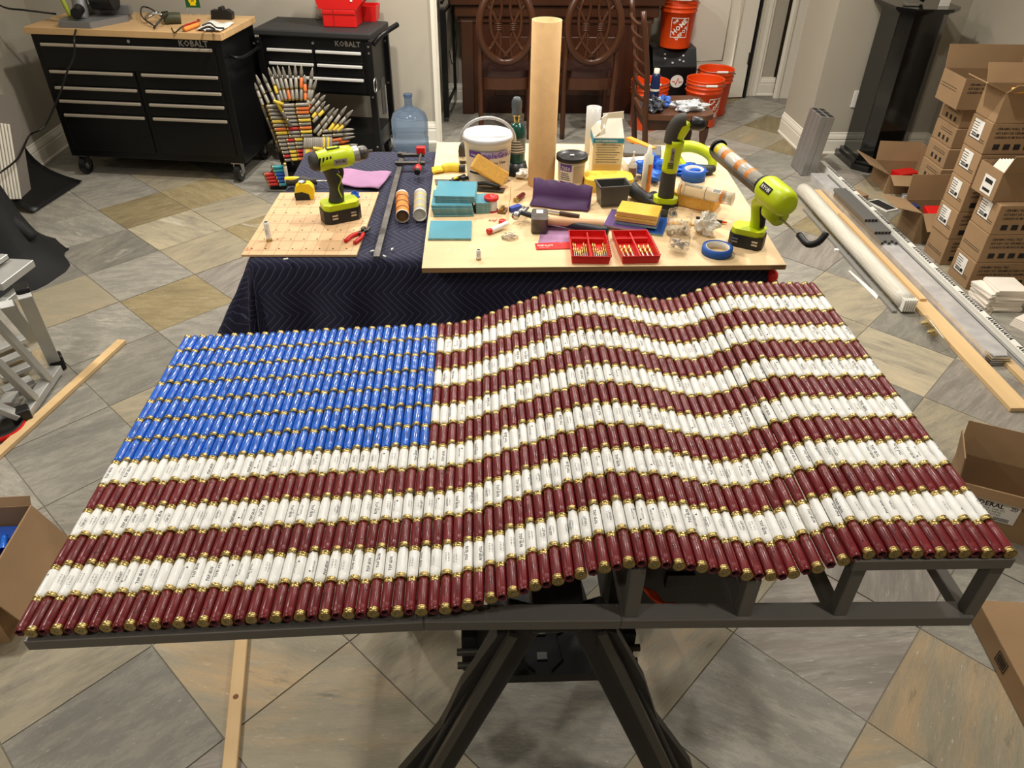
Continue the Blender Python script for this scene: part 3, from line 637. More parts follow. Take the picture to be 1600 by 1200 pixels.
build('yellow_cap', MB().tube([(-.004, 0, .006), (.03, .0, .009), (.07, 0, .007)], lambda t: .0145 - .004 * t, M_yel, 10, 4), kn); build('shaft', MB().cyl((.12, 0, 0), (.21, 0, 0), .0035, m=M_steel), kn)
mb = MB(); c = at(556, 312, ZBL + .01)
def crumple(name, label, cat, c, r, m, seed, sq=(1, 1, .6), n=14):
    R = random.Random(seed); mb = MB(); ph = [R.uniform(0, 6) for _ in range(12)]; seg = n * 2; vs = []
    for j in range(n + 1):
        for i in range(seg):
            th = PI * j / n; a = 2 * PI * i / seg
            k = 1 + .22 * math.sin(3 * a + ph[0] + 2 * th) + .16 * math.sin(5 * a + ph[1] - 4 * th) + .12 * math.sin(8 * th + ph[2] + 2 * a) + .09 * math.sin(11 * a + ph[3] + 7 * th) + R.uniform(-.06, .06)
            k = max(.4, k)
            vs.append((c[0] + r * sq[0] * k * math.sin(th) * math.cos(a), c[1] + r * sq[1] * k * math.sin(th) * math.sin(a), c[2] + max(0, r * sq[2] * (1 + k * math.cos(th)))))
    mb.add(vs, [(j * seg + i, j * seg + (i + 1) % seg, (j + 1) * seg + (i + 1) % seg, (j + 1) * seg + i) for j in range(n) for i in range(seg)], m, False)
    return tag(build(name, mb), label, cat)
crumple('tape_scrap', 'crumpled scrap of blue tape behind the drill battery', 'tape scrap', (c.x, c.y, c.z), .016, M_blue, 4, (1, .8, 1), 8)
for k, (u, v) in enumerate(((579, 394), (612, 392), (603, 402), (450, 405))):
    p = at(u, v, ZBL); o = build('foam_crumb', MB().tube([(0, 0, .002), (.008, .004, .003), (.014, .002, .002)], .003, M_white, 6, 3)); o.location = p; o.rotation_euler = (0, 0, k * 1.1); tag(o, ('small white foam crumb left of the near end of the bar clamp', 'small white foam crumb right of the bar clamp', 'small white foam crumb nearest the end of the bar clamp')[k] if k < 3 else 'tiny white crumb in front of the hardboard panel', 'crumb', 'foam crumbs by the clamp' if k < 3 else None)
# ---------------------------------------------------------------- things on the plywood
def tile_mesh(w, d, t, m_top, m_edge):
    mb = MB(); mb.bb(-w / 2, w / 2, -d / 2, d / 2, 0, t, m_edge); mb.bb(-w / 2 + .0006, w / 2 - .0006, -d / 2 + .0006, d / 2 - .0006, t - .0002, t + .0006, m_top); return mb
M_teal = mat('teal_glaze', (92, 156, 174), .18, var=.05); M_teale = mat('tile_edge', (118, 158, 158), .5, var=.2, vscale=50); M_cer = mat('white_ceramic_bisque', (236, 226, 212), .7, var=.06)
tmt = tile_mesh(.152, .152, .007, M_teal, M_teale)
t0 = build('tile', tmt); tag(t0, 'single teal glazed tile lying flat in front of the teal tile stack', 'tile', 'teal tiles'); c = (at(670, 377, ZP) + at(737, 377, ZP) + at(672, 347, ZP) + at(736, 347, ZP)) / 4; t0.location = (c.x, c.y, ZP + .001); t0.rotation_euler[2] = -.01
c = at(708, 330, ZP)
for k in range(8):
    o = t0.copy(); C.objects.link(o); o.location = (c.x + random.uniform(-.003, .003) + (.012 if k > 4 else 0), c.y + .025 + (.03 if k > 4 else 0) + random.uniform(-.004, .004), ZP + .001 + k * .0086); o.rotation_euler[2] = random.uniform(-.03, .03) - (.04 if k > 4 else 0)
    o['label'] = 'teal glazed tile in the stack at the left of the plywood, ' + ordl(k, 8)
for k in range(5):
    o = t0.copy(); C.objects.link(o); o.location = (c.x + .055, c.y + .02, ZP + .001 + k * .0086 - .0); o.scale = (.35, .6, 1); o.rotation_euler[2] = .05
    o['label'] = 'cut teal tile strip in the pile beside the teal stack, ' + ordl(k, 5); o['group'] = 'cut teal tiles'; o.location.x = c.x + .112
# grout bucket
def pail(name, label, loc, r0, r1, h, m, lid=None, cat='bucket', ribs=False, group=None, rz=0, bail=None, hm=None, hup=True):
    t = thing(name, label, cat, loc, rz, group)
    pr = [(0, 0), (r0, 0), (r0 * 1.01, .004)]
    if ribs: pr += [(r0 + (r1 - r0) * .74, h * .74), (r1 + .004, h * .745), (r1 + .004, h * .755), (r1 - .002, h * .76), (r1 - .002, h * .83), (r1 + .006, h * .835), (r1 + .006, h * .85), (r1 - .001, h * .855), (r1 - .001, h * .91), (r1 + .005, h * .915), (r1 + .005, h * .93), (r1, h * .935)]
    pr += [(r1, h * .97), (r1 + .004, h * .975), (r1 + .004, h), (r1 - .003, h), (r1 - .004, h * .97), (r0 - .003, .01), (0, .01)]
    build('bucket_body', MB().lathe(pr, 40, m), t)
    if lid: build('lid', MB().lathe([(r1 + .002, h - .012), (r1 + .007, h - .012), (r1 + .007, h + .004), (r1 + .002, h + .006), (r1 - .004, h + .002), (r1 - .008, h - .001), (r1 * .5, h - .001), (0, h)], 40, lid), t)
    if bail:
        a0 = bail
        pts = [(math.cos(q) * (r1 + .012), -math.sin(a0) * math.sin(q) * r1 * 1.35 * (1 if hup else 1), h * .86 + math.cos(a0) * math.sin(q) * r1 * 1.15) for q in [PI * k / 10 for k in range(11)]]
        mb = MB(); mb.tube(pts, .0035 if hup is not True else .006, hm or M_steel, 8, 3); hb = build('bail_handle', mb, t)
        if hm is None: mid = pts[5]; build('hand_grip', MB().cyl((-.045, mid[1], mid[2]), (.045, mid[1], mid[2]), .009, m=M_white), hb)
    return t
bu = at(763, 290, ZP)
M_lid = mat('translucent_white_lid', (206, 206, 206), .35)
gb_ = pail('grout_bucket', 'white grout bucket with lid and raised handle near the back left of the plywood', (bu.x, bu.y + .075, ZP), .085, .098, .185, M_white, M_lid, bail=.35, hm=M_lid)
M_vio = mat('purple_label', (98, 62, 150), .5); M_lav = mat('lavender_label', (184, 168, 210), .5); M_cream = mat('cream_label', (236, 226, 206), .5)
def wraplab(mb, r, z0, z1, a0, a1, m, n=14, r2=None):
    r2 = r2 or r; vs = []
    for i in range(n + 1):
        a = math.radians(a0 + (a1 - a0) * i / n); vs += [(r * math.sin(a), -r * math.cos(a), z0), (r2 * math.sin(a), -r2 * math.cos(a), z1)]
    mb.add(vs, [(2 * i, 2 * i + 2, 2 * i + 3, 2 * i + 1) for i in range(n)], m, True)
def cyltext(mb, txt, h, r, z, a0, m, bold=0, r2=None):
    vs, fs, wd = text_mesh(txt, bold); out = []
    for x, y in vs:
        a = math.radians(a0) + (x - wd / 2) * h / r; out.append((r * math.sin(a), -r * math.cos(a), z + (y - .35) * h))
    mb.add(out, fs, m)
mb = MB(); wraplab(mb, .0960, .05, .145, -52, 52, M_cream, r2=.0985); wraplab(mb, .0978, .118, .145, -50, -18, M_vio, r2=.0992); wraplab(mb, .0978, .118, .145, -18, 52, M_lav, r2=.0992)
cyltext(mb, 'SimpleGrout', .031, .0997, .131, 20, M_vio, .015); cyltext(mb, 'Ready to Use', .019, .0985, .100, 14, M_ink, .015); cyltext(mb, 'pre-mixed', .012, .0980, .082, 12, M_ink); cyltext(mb, 'mapei', .014, .0997, .131, -34, M_white, .01); wraplab(mb, .0972, .052, .06, -50, 30, M_ink, r2=.0974)
build('printed_label', mb, gb_)
M_sp = mat('orange_sponge', (240, 186, 92), .95, var=.12, vscale=120, bump=.6, bscale=300)
sa = thing('grout_sponge', 'orange rectangular sponge leaning against the grout bucket', 'sponge', tuple(at(765, 288, ZP + .0)), 0)
mb = MB(); mb.box((0, 0, 0), (.15, .032, .062), M_sp, RY(.58) @ RX(-.5)); so = build('sponge_block', mb, sa, bevel=.006); so.location = (.0, -.045, .075)
# cardboard tube
tb_ = at(846, 292, ZP); M_kraft = mat('kraft_paper_tube', (204, 164, 112), .75, var=.05, vscale=30, bump=.05)
tu = thing('cardboard_tube', 'tall kraft cardboard tube standing upright on the plywood', 'tube', (tb_.x, tb_.y + .03, ZP), .0)
build('tube_wall', MB().lathe([(.0545, 0), (.0555, .62), (.0515, .62), (.0505, .01)], 48, M_kraft, mats=[M_kraft, mat('tube_rim_paper', (236, 206, 150), .8), mat('tube_inner_paper', (214, 190, 140), .8)]), tu)
mb = MB(); wraplab(mb, .0551, .012, .03, 10, 22, mat('dark_red_mark', (110, 30, 20), .7), 4); build('red_mark', mb, tu)
# propane torch
pp = at(803, 283, ZP); M_grn = mat('dark_green_enamel', (16, 66, 58), .25, .3)
pt = thing('propane_torch', 'dark green propane cylinder with black torch head behind the grout bucket', 'gas cylinder', (pp.x + .012, pp.y + .10, ZP))
build('cylinder', MB().lathe([(0, 0), (.034, 0), (.038, .006), (.038, .165), (.035, .185), (.024, .203), (.012, .21), (0, .21)], 32, M_grn), pt)
mb = MB(); wraplab(mb, .0386, .09, .155, -80, 80, mat('grey_print_label', (90, 96, 92), .5)); 
for k in range(5): wraplab(mb, .0389, .098 + k * .011, .101 + k * .011, -60 + k * 7, 60 - k * 9, M_cream)
build('printed_label', mb, pt)
build('valve', MB().lathe([(.011, .205), (.011, .235), (.015, .236), (.015, .245)], 16, M_brass), pt); build('torch_head', MB().lathe([(.019, .243), (.021, .25), (.019, .262), (.021, .27), (.021, .295), (.014, .31), (0, .313)], 20, mat('grey_torch_cap', (72, 80, 84), .4)), pt)
build('base_ring', MB().lathe([(.039, 0), (.056, 0), (.052, .012), (.041, .05), (.039, .05)], 28, M_black), pt)
# mastic tub
tb2 = at(893, 297, ZP)
mt = pail('mastic_tub', 'small white tub with black lid and purple label beside the cardboard tube', (tb2.x, tb2.y + .048, ZP), .050, .057, .125, M_white, mat('black_lid', (24, 22, 22), .35), cat='tub')
mb = MB(); wraplab(mb, .0535, .02, .105, -60, 60, M_cream, r2=.0573); wraplab(mb, .0563, .078, .105, -58, -6, M_vio, r2=.0578); wraplab(mb, .054, .02, .034, -58, -6, M_vio, r2=.0547); cyltext(mb, '7350', .021, .0580, .089, -32, M_white, .015)
for k in range(4): wraplab(mb, .0562, .042 + k * .008, .045 + k * .008, -54, -10 - k * 3, M_ink, 6)
wraplab(mb, .0565, .03, .1, 2, 56, mat('tan_label', (190, 170, 140), .6), r2=.0578)
build('printed_label', mb, mt); build('lid_sticker', MB().box((0, 0, .128), (.016, .012, .001), M_white), mt)
# gable carton
ca = at(947, 279, ZP); M_tealp = mat('teal_print', (40, 140, 176), .5)
gc = thing('gable_carton', 'white gable top carton with blue band and fine print on the plywood', 'carton', (ca.x, ca.y + .065, ZP), math.radians(-2))
mb = MB(); mb.bb(-.062, .062, -.062, .062, 0, .17, mat('carton_paper', (228, 212, 178), .6)); build('carton_body', mb, gc, bevel=.002)
mb = MB(); W_ = mat('carton_white', (240, 232, 214), .6); z0, z1 = .17, .238; q = .062
mb.add([(-q, -q, z0), (q, -q, z0), (q, q, z0), (-q, q, z0), (-.018, -.004, z1 - .01), (q * .85, .002, z1), (-.05, -.02, z1 - .016), (-.02, -.055, z1 - .03)], [(0, 1, 5, 4), (1, 2, 5), (2, 3, 4, 5), (0, 4, 7), (0, 6, 3), (3, 6, 4), (7, 4, 6), (0, 7, 6)], W_)
mb.box((.018, -.001, z1 + .001), (.085, .003, .03), W_, RY(-.12)); mb.box((-.022, -.03, z1 - .012), (.003, .06, .045), W_, RZ(-.5)); build('gable_top', mb, gc)
mb = MB(); mb.box((0, -.0625, .158), (.124, .001, .018), M_tealp); mb.box((-.0625, 0, .152), (.001, .124, .03), M_tealp)
mb.text('FAST HARDENING', .011, TR(-.01, -.0632, .158) @ RX(PI / 2), M_white, bold=.02)
mb.box((0, -.0625, .04), (.11, .0008, .04), mat('amber_print', (222, 190, 110), .6))
for k in range(8): mb.box((-.004 * (k % 3), -.0632, .140 - k * .010), (.10 - .012 * (k % 3), .0006, .0022), mat('grey_print', (110, 100, 90), .7))
mb.text('DIRECTIONS', .010, TR(0, -.0634, .143) @ RX(PI / 2), M_ink); build('printed_label', mb, gc)
cc = at(931, 262, ZP); tcn = tag(build('clear_cup', MB().lathe([(0, 0), (.030, 0), (.033, .205), (.031, .205), (.028, .005), (0, .004)], 28, mat('frosted_plastic', (205, 205, 200), .3, alpha=.75))), 'tall frosted plastic cup standing behind the gable carton', 'cup'); tcn.location = (cc.x + .0, cc.y + .18, ZP)
# big yellow sponge, grey bin
c = at(950, 296, ZP); M_sp2 = mat('yellow_sponge', (238, 200, 72), .95, var=.1, vscale=120, bump=.5, bscale=300)
mb = MB(); mb.prism([(.1 * math.copysign(abs(math.cos(a)) ** .5, math.cos(a)), .058 * math.copysign(abs(math.sin(a)) ** .5, math.sin(a))) for a in [2 * PI * k / 28 for k in range(28)]], 0, .05, M_sp2); o = tag(build('round_sponge', mb, bevel=.008), 'large yellow sponge with rounded corners behind the grey plastic bin', 'sponge'); o.location = (c.x, c.y + .02, ZP)
bi = (at(935, 328, ZP) + at(980, 322, ZP)) / 2; bx = thing('small_bin', 'small dark grey open plastic bin in front of the yellow sponge', 'bin', (bi.x - .0, bi.y + .045, ZP), math.radians(8))
M_gb = mat('dark_grey_plastic', (76, 74, 70), .4)
def openbox(mb, w0, d0, w1, d1, h, t, m, fl_=.003):
    a = [(-w0, -d0), (w0, -d0), (w0, d0), (-w0, d0)]; b = [(-w1, -d1), (w1, -d1), (w1, d1), (-w1, d1)]
    sh = lambda q, e: [(x - math.copysign(e, x), y - math.copysign(e, y)) for x, y in q]
    vs = [(x, y, 0) for x, y in a] + [(x, y, h) for x, y in b] + [(x, y, h) for x, y in sh(b, t)] + [(x, y, fl_) for x, y in sh(a, t)]
    fs = [(3, 2, 1, 0), (12, 13, 14, 15)] + [(k * 4 + i, k * 4 + (i + 1) % 4, k * 4 + 4 + (i + 1) % 4, k * 4 + 4 + i) for k in range(3) for i in range(4)]
    mb.add(vs, fs, m)
mb = MB(); openbox(mb, .05, .033, .060, .040, .085, .003, M_gb); build('bin_body', mb, bx, bevel=.003)
mb = MB(); mb.bb(-.064, .064, -.044, -.040, .078, .086, M_gb); mb.bb(-.064, .064, .040, .044, .078, .086, M_gb); mb.bb(-.064, -.060, -.044, .044, .078, .086, M_gb); mb.bb(.060, .064, -.044, .044, .078, .086, M_gb); build('bin_rim', mb, bx, bevel=.002)
c = at(997, 315, ZP); M_blg = mat('black_rubber_glove', (46, 46, 46), .55)
gl = thing('black_glove', 'crumpled black rubber glove between the grey bin and the right angle drill', 'glove', (c.x + .022, c.y - .004, ZP), -.4)
build('palm', MB().tube([(-.06, .02, .04), (-.03, .005, .03), (.0, 0, .02), (.03, -.01, .016)], lambda t: .03 - .012 * t, M_blg, 12, 4), gl)
for k in range(4): build('finger', MB().tube([(.01, .02 - k * .012, .022), (.035, .024 - k * .016, .034 - k * .006), (.055, .014 - k * .016, .012)], .0085, M_blg, 8, 4), gl)
# hammers
hm, L = lay('club_hammer', 'club hammer with square rusty head and pale wooden handle', 'hammer', (843, 345), (943, 348), ZP + .03)
mb = MB(); mb.prism([(-.026, -.05), (.026, -.05), (.03, -.035), (.03, .035), (.024, .05), (-.024, .05), (-.03, .035), (-.03, -.035)], -.026, .026, M_dsteel); build('hammer_head', mb, hm, bevel=.005)
build('handle', MB().tube([(-.01, 0, 0), (.06, 0, 0), (.14, -.0, -.004), (.21, 0, -.006), (L, 0, -.008)], lambda t: .0145 + .004 * t, mat('hickory_wood', (206, 160, 118), .5, var=.15, vscale=14, stretch=(.1, 1, 1)), 12, 4), hm)
build('white_label', MB().box((.0, .022, .0265), (.024, .03, .001), M_white), hm)
ch_, L = lay('claw_hammer', 'claw hammer with black handle lying beneath the club hammer', 'hammer', (812, 336), (950, 362), ZP + .02)
mb = MB(); mb.lathe([(0, 0), (.014, 0), (.014, .02), (.009, .028), (.009, .05)], 14, M_steel, (.0, -.045, .012), (0, 1, 0)); mb.tube([(0, .0, .012), (.0, .03, .012), (-.01, .065, .004), (-.02, .085, -.01)], lambda t: .010 - .006 * t, M_steel, 8); mb.tube([(0.01, .0, .012), (.012, .03, .012), (.006, .065, .004), (-.004, .09, -.01)], lambda t: .010 - .006 * t, M_steel, 8); build('hammer_head', mb, ch_)
build('handle', MB().tube([(0, 0, .012), (.08, 0, .004), (.2, 0, .0), (L, 0, .0)], lambda t: .009 + .008 * t, mat('black_navy_rubber', (28, 30, 42), .45), 10, 4), ch_)
# purple folded sheet + lavender sheet
a = at(828, 322, ZP); b = at(920, 331, ZP); ps = thing('folded_purple_sheet', 'folded dark purple sheet standing upright behind the hammers', 'sheet', (a.x, a.y, ZP), yaw(a, b)); L = (b - a).length
mb = MB(); vs = []; n = 16
for i in range(n + 1):
    t = i / n; w_ = .004 * math.sin(t * 9); vs += [(L * t, -.01 + w_, .008), (L * t, .05, .012 + w_), (L * t, .056, .03), (L * t + .002 * math.sin(t * 20), .066 + .004 * math.sin(t * 7), .088 + .004 * math.sin(t * 23) - .012 * t)]
mb.add(vs, [(4 * i + k, 4 * i + 4 + k, 4 * i + 5 + k, 4 * i + 1 + k) for i in range(n) for k in range(3)], M_pur, True); o = build('folded_sheet', mb, ps); sm = o.modifiers.new('s', 'SOLIDIFY'); sm.thickness = .003
sheet('lavender_sheet', 'lavender sheet lying flat under the hammer handles', 'sheet', [(840, 383), (945, 380), (935, 352), (848, 352)], ZP + .001, M_pink, .002, .001)
# red card and drill bit case
a = at(838, 390, ZP + .001); b = at(905, 388, ZP + .001)
rc = thing('red_packaging_card', 'red packaging card with white lettering next to the bit case', 'card', (a.x, a.y, ZP + .002), yaw(a, b))
mb = MB(); mb.prism([(0, -.003), (.15, -.003), (.15, .045), (.10, .05), (.095, .042), (.085, .05), (.0, .045)], 0, .0012, M_red); mb.text('IMPACT', .016, TR(.035, .026, .0016), M_white, bold=.02); mb.text('DRILL BIT', .008, TR(.03, .012, .0016), M_white); build('card_sheet', mb, rc)
a = at(900, 418, ZP); bcx = thing('drill_bit_case', 'open red plastic case filled with brass coloured drill bits', 'bit case', (a.x + .0, a.y + .01, ZP), .0)
M_redd = mat('dark_red_plastic', (150, 20, 20), .4); M_gold = mat('titanium_gold_bit', (222, 190, 110), .28, 1)
for s_, (x0, x1, yw) in enumerate(((-.012, .125, .05), (.150, .285, -.03))):
    half = MB(); half.X = TR((x0 + x1) / 2, .115, 0) @ RZ(yw * -1); w2 = (x1 - x0) / 2 - .002
    openbox(half, w2 - .004, .10, w2, .104, .030, .004, M_red, .006); half.bb(-.003, .003, -.095, .095, .006, .026, M_red); half.bb(-w2 + .01, w2 - .01, .045, .052, .006, .024, M_red); half.bb(-w2 + .01, w2 - .01, -.088, -.078, .006, .018, M_redd)
    hh = build('case_half', half, bcx, bevel=.002); k_ = MB(); k_.X = half.X
    for k in range(9): k_.box((w2 + .002, -.08 + k * .018, .022), (.006, .008, .008), M_redd)
    build('rib_row', k_, hh)
    for cc_ in range(2):
        for k in range(7 if s_ == 0 else 3):
            xx_ = (-w2 + .014 + k * (.0072 if s_ == 0 else .016)) + cc_ * (w2 + .001)
            rr_ = .003 if s_ == 0 else .0052; m_ = MB(); m_.X = half.X; ln = .085 + .03 * math.sin(k * 1.3 + 1) if s_ == 0 else .09
            m_.cyl((xx_, -.082, .013), (xx_, -.082 + ln * .35, .013), rr_ * .8, m=M_steel, seg=8); m_.tube([(xx_ + rr_ * .25 * math.sin(q * 1.7), -.082 + ln * (.35 + .65 * q / 8), .013 + rr_ * .3 * math.cos(q * 1.7)) for q in range(9)], rr_, M_gold, 6, 2)
            build('drill_bit', m_, bcx)
# yellow + purple/blue tiles
M_ytile = mat('yellow_glaze', (226, 188, 72), .25, var=.04); M_ytile_e = mat('yellow_tile_edge', (224, 190, 110), .6); M_btile = mat('navy_blue_glaze', (36, 74, 140), .2); M_ptile = mat('plum_glaze', (92, 66, 120), .3)
P_ = [at(u, v, .84) for u, v in ((962, 336), (1026, 345), (970, 318), (1032, 327))]; c = sum(P_, Vector()) / 4; yw = yaw(P_[0], P_[1])
for k, (m1, m2, lab, w_, d_, off) in enumerate(((M_btile, M_teale, 'deep blue tile at the bottom of the yellow tile stack', .152, .152, (.03, -.01)), (M_ptile, mat('grey_mauve_edge', (150, 140, 160), .5), 'plum tile under the yellow tiles, jutting out to the left', .152, .152, (-.035, .004)), (M_ptile, M_teale, 'plum tile directly below the yellow tiles', .150, .11, (.002, -.006)))):
    o = build('tile', tile_mesh(w_, d_, .007, m1, m2)); tag(o, lab, 'tile'); o.location = (c.x + off[0], c.y + off[1], ZP + .001 + k * .0085); o.rotation_euler[2] = yw + .02 * k - .02
y0_ = build('tile', tile_mesh(.150, .105, .0075, M_ytile, M_ytile_e)); y0_.location = (c.x, c.y, ZP + .027); y0_.rotation_euler[2] = yw; tag(y0_, 'yellow glazed tile in the stack at the middle of the plywood, lowest', 'tile', 'yellow tiles')
for k in range(1, 4): o = y0_.copy(); C.objects.link(o); o.location = (c.x + random.uniform(-.003, .003), c.y + random.uniform(-.003, .003), ZP + .027 + k * .0092); o['label'] = 'yellow glazed tile in the stack at the middle of the plywood, ' + ordl(k, 4)
# jars
def jar(u, v, r, h, label, fill, seed):
    p = at(u, v, ZP); j = thing('clear_jar', label, 'jar', (p.x, p.y + r, ZP))
    build('jar_wall', MB().lathe([(0, 0), (r * .92, 0), (r, .006), (r, h - .018), (r * .95, h - .014), (r * .98, h - .008), (r * .98, h), (r * .94, h), (r * .93, h - .012), (r * .96, h - .02), (r * .96, .006), (0, .004)], 28, M_clear), j)
    mb = MB(); R = random.Random(seed); m_ = M_cream if fill == 'rings' else M_steel
    for k in range(70):
        a = R.uniform(0, 6.28); q = r * .8 * math.sqrt(R.random()); z = .008 + R.random() * h * .42
        X = TR(q * math.cos(a), q * math.sin(a), z) @ Matrix.Rotation(R.uniform(0, 3), 4, Vector((R.random(), R.random(), R.random() + .01)).normalized())
        mb.X = X
        if fill == 'rings': mb.tube([(.004 * math.cos(t), .004 * math.sin(t), 0) for t in (0, 1.05, 2.1, 3.14, 4.2, 5.2)], .0014, m_, 5, 1, True)
        else: mb.cyl((-.007, 0, 0), (.007, 0, 0), .0012, m=m_, seg=6); mb.cyl((.007, 0, 0), (.008, 0, 0), .003, m=m_, seg=6)
    tag(build('jar_contents', mb, j), kind='stuff'); return j
j1 = jar(1063, 374, .045, .085, 'clear plastic jar half full of small pale rings', 'rings', 1)
mb = MB(); wraplab(mb, .0456, .034, .05, 4, 18, M_white, 4); cyltext(mb, 'O', .016, .0459, .042, 11, M_ink, .03); build('jar_label', mb, j1)
j2 = jar(1062, 402, .036, .055, 'clear tilted jar holding small screws near the blue tape roll', 'screws', 2); j2.rotation_euler = (-.22, .12, 0); j2.location.z += .011
# blister with screws, centre-left
c = at(797, 375, ZP); bl = thing('screw_blister', 'clear faceted plastic pack holding small screws in the middle front', 'screw pack', (c.x, c.y + .02, ZP), .3)
mb = MB(); vs = [(.035 * math.cos(a + .3), .035 * math.sin(a + .3), 0) for a in [k * PI / 3 for k in range(6)]] + [(.022 * math.cos(a) * 1.3, .022 * math.sin(a), .042) for a in [k * PI / 3 + .2 for k in range(6)]]; mb.add(vs, [(5, 4, 3, 2, 1, 0), (6, 7, 8, 9, 10, 11)] + [(i, (i + 1) % 6, 6 + (i + 1) % 6, 6 + i) for i in range(6)], M_clear); build('clear_shell', mb, bl)
mb = MB(); R = random.Random(5)
for k in range(16): mb.X = TR(R.uniform(-.02, .02), R.uniform(-.02, .02), .004 + R.random() * .012) @ RZ(R.uniform(0, 6)); mb.cyl((-.007, 0, 0), (.007, 0, 0), .0016, m=M_steel, seg=6)
tag(build('screws', mb, bl), kind='stuff')
gt, L = lay('glue_tube', 'small white glue tube with red cap lying near the middle front', 'glue tube', (762, 362), (790, 352), ZP + .012); build('tube_body', MB().tube([(.015, 0, 0), (.04, 0, 0), (L + .01, 0, .004)], .011, M_white, 10, 3), gt); build('cap', MB().cyl((0, 0, 0), (.017, 0, 0), .010, m=M_red), gt)
o = build('red_bottle_cap', MB().lathe([(.012, 0), (.014, .001), (.014, .012), (.012, .014), (0, .013)], 18, M_red)); o.location = at(785, 349, ZP); tag(o, 'round red bottle cap lying behind the glue tube', 'cap')
o = build('wire_offcuts', MB().tube([(0, 0, .003), (.012, .01, .004), (.02, -.004, .003), (.03, .008, .005)], .0015, M_red, 5).tube([(0, .01, .003), (.018, .004, .006), (.026, .016, .003)], .0015, M_white, 5)); o.location = at(764, 346, ZP); tag(o, 'tangle of red wire offcuts beside the red cap', 'wire')
c = at(768, 332, ZP); spd = thing('thread_spool', 'white spool with red flanges standing beside the teal tiles', 'spool', (c.x, c.y + .02, ZP)); build('spool_core', MB().lathe([(.022, .004), (.022, .045), (.0, .045)], 22, M_white), spd); build('flange', MB().lathe([(.0, 0), (.027, 0), (.027, .004), (.022, .005)], 22, M_red), spd); build('flange', MB().lathe([(.022, .045), (.028, .046), (.028, .056), (.02, .057), (.018, .052), (0, .052)], 22, M_red), spd)
c = at(784, 334, ZP); wb_ = thing('small_clear_box', 'small clear box of brass bits behind the spool', 'box', (c.x + .005, c.y + .02, ZP), -.3); build('box_wall', MB().box((0, 0, .025), (.02, .045, .05), M_clear), wb_); build('brass_piece', MB().cyl((-.003, -.015, .014), (-.003, .015, .014), .007, m=M_brass), wb_); build('box_base', MB().box((0, 0, .004), (.03, .05, .008), mat('brown_wood_block', (120, 80, 40), .6)), wb_)
st_, L = lay('wooden_skewer', 'thin wooden stick leaning toward the back beside the spool', 'stick', (792, 345), (798, 300), ZP + .008); build('stick', MB().cyl((0, 0, -.004), (L, 0, .02), .0022, m=M_pine, seg=8), st_)
bw, L = lay('blue_marker_cap', 'blue wedge shaped marker cap in front of the tube', 'marker cap', (797, 328), (822, 320), ZP + .01); build('wedge', MB().prism([(0, -.009), (.05, -.013), (.05, .013), (0, .009)], -.009, .009, mat('blue_plastic', (40, 70, 170), .4)), bw, bevel=.003)
# misc left side of plywood
c = at(703, 268, ZP); M_yg = mat('yellow_glove', (226, 196, 60), .8, bump=.4)
yg = thing('work_glove', 'yellow and black work glove lying left of the grout bucket', 'glove', (c.x, c.y, ZP), .1); build('palm', MB().tube([(-.03, 0, .012), (0, .005, .016), (.04, 0, .014)], .019, M_yg, 10), yg)
for k in range(4): build('finger', MB().tube([(-.03, .015 - k * .01, .012), (-.055, .02 - k * .014, .012), (-.075, .016 - k * .014, .007)], .0072, M_yg, 8), yg)
build('black_cuff', MB().tube([(.035, 0, .012), (.065, -.005, .011)], .017, M_blg, 10), yg)
c = at(720, 262, ZP); o = thing('gas_nozzle', 'dark torch nozzle with steel collar standing behind the yellow glove', 'nozzle', (c.x + .01, c.y + .06, ZP)); build('body', MB().lathe([(0, 0), (.017, 0), (.019, .03), (.021, .05), (.017, .075), (.007, .09), (0, .09)], 18, M_grip), o); build('collar', MB().lathe([(.0195, .015), (.0215, .018), (.0215, .032), (.0205, .034)], 18, M_steel), o)
kn, L = lay('utility_knife', 'utility knife with black and yellow grip pointing at the bucket', 'knife', (704, 286), (728, 275), ZP + .012); build('grip', MB().tube([(0, 0, 0), (.03, 0, .002), (.09, .0, .004)], lambda t: .011 + .003 * math.sin(t * 5), M_black, 10), kn); build('yellow_inlay', MB().tube([(.015, -.003, .010), (.04, -.003, .011)], .0055, M_yel, 8), kn); build('blade', MB().box((-.02, 0, 0), (.05, .014, .002), M_steel), kn)
o, L = lay('putty_knife', 'wide steel putty knife lying behind the teal tiles', 'putty knife', (680, 284), (712, 282), ZP + .006); build('blade', MB().prism([(0, -.028), (.01, -.03), (.07, -.012), (.07, .012), (0, .028)], 0, .0012, M_dsteel), o); build('handle', MB().tube([(.07, 0, .004), (.12, 0, .008), (.15, 0, .006)], .009, M_black, 8), o)
o, L = lay('trowel', 'notched steel trowel partly under the grout bucket', 'trowel', (720, 292), (775, 296), ZP + .008); build('blade', MB().box((.08, 0, 0), (.2, .04, .0015), M_dsteel), o); build('handle', MB().tube([(.02, .0, .012), (.10, 0, .022), (.16, 0, .012)], .008, M_black, 8), o)
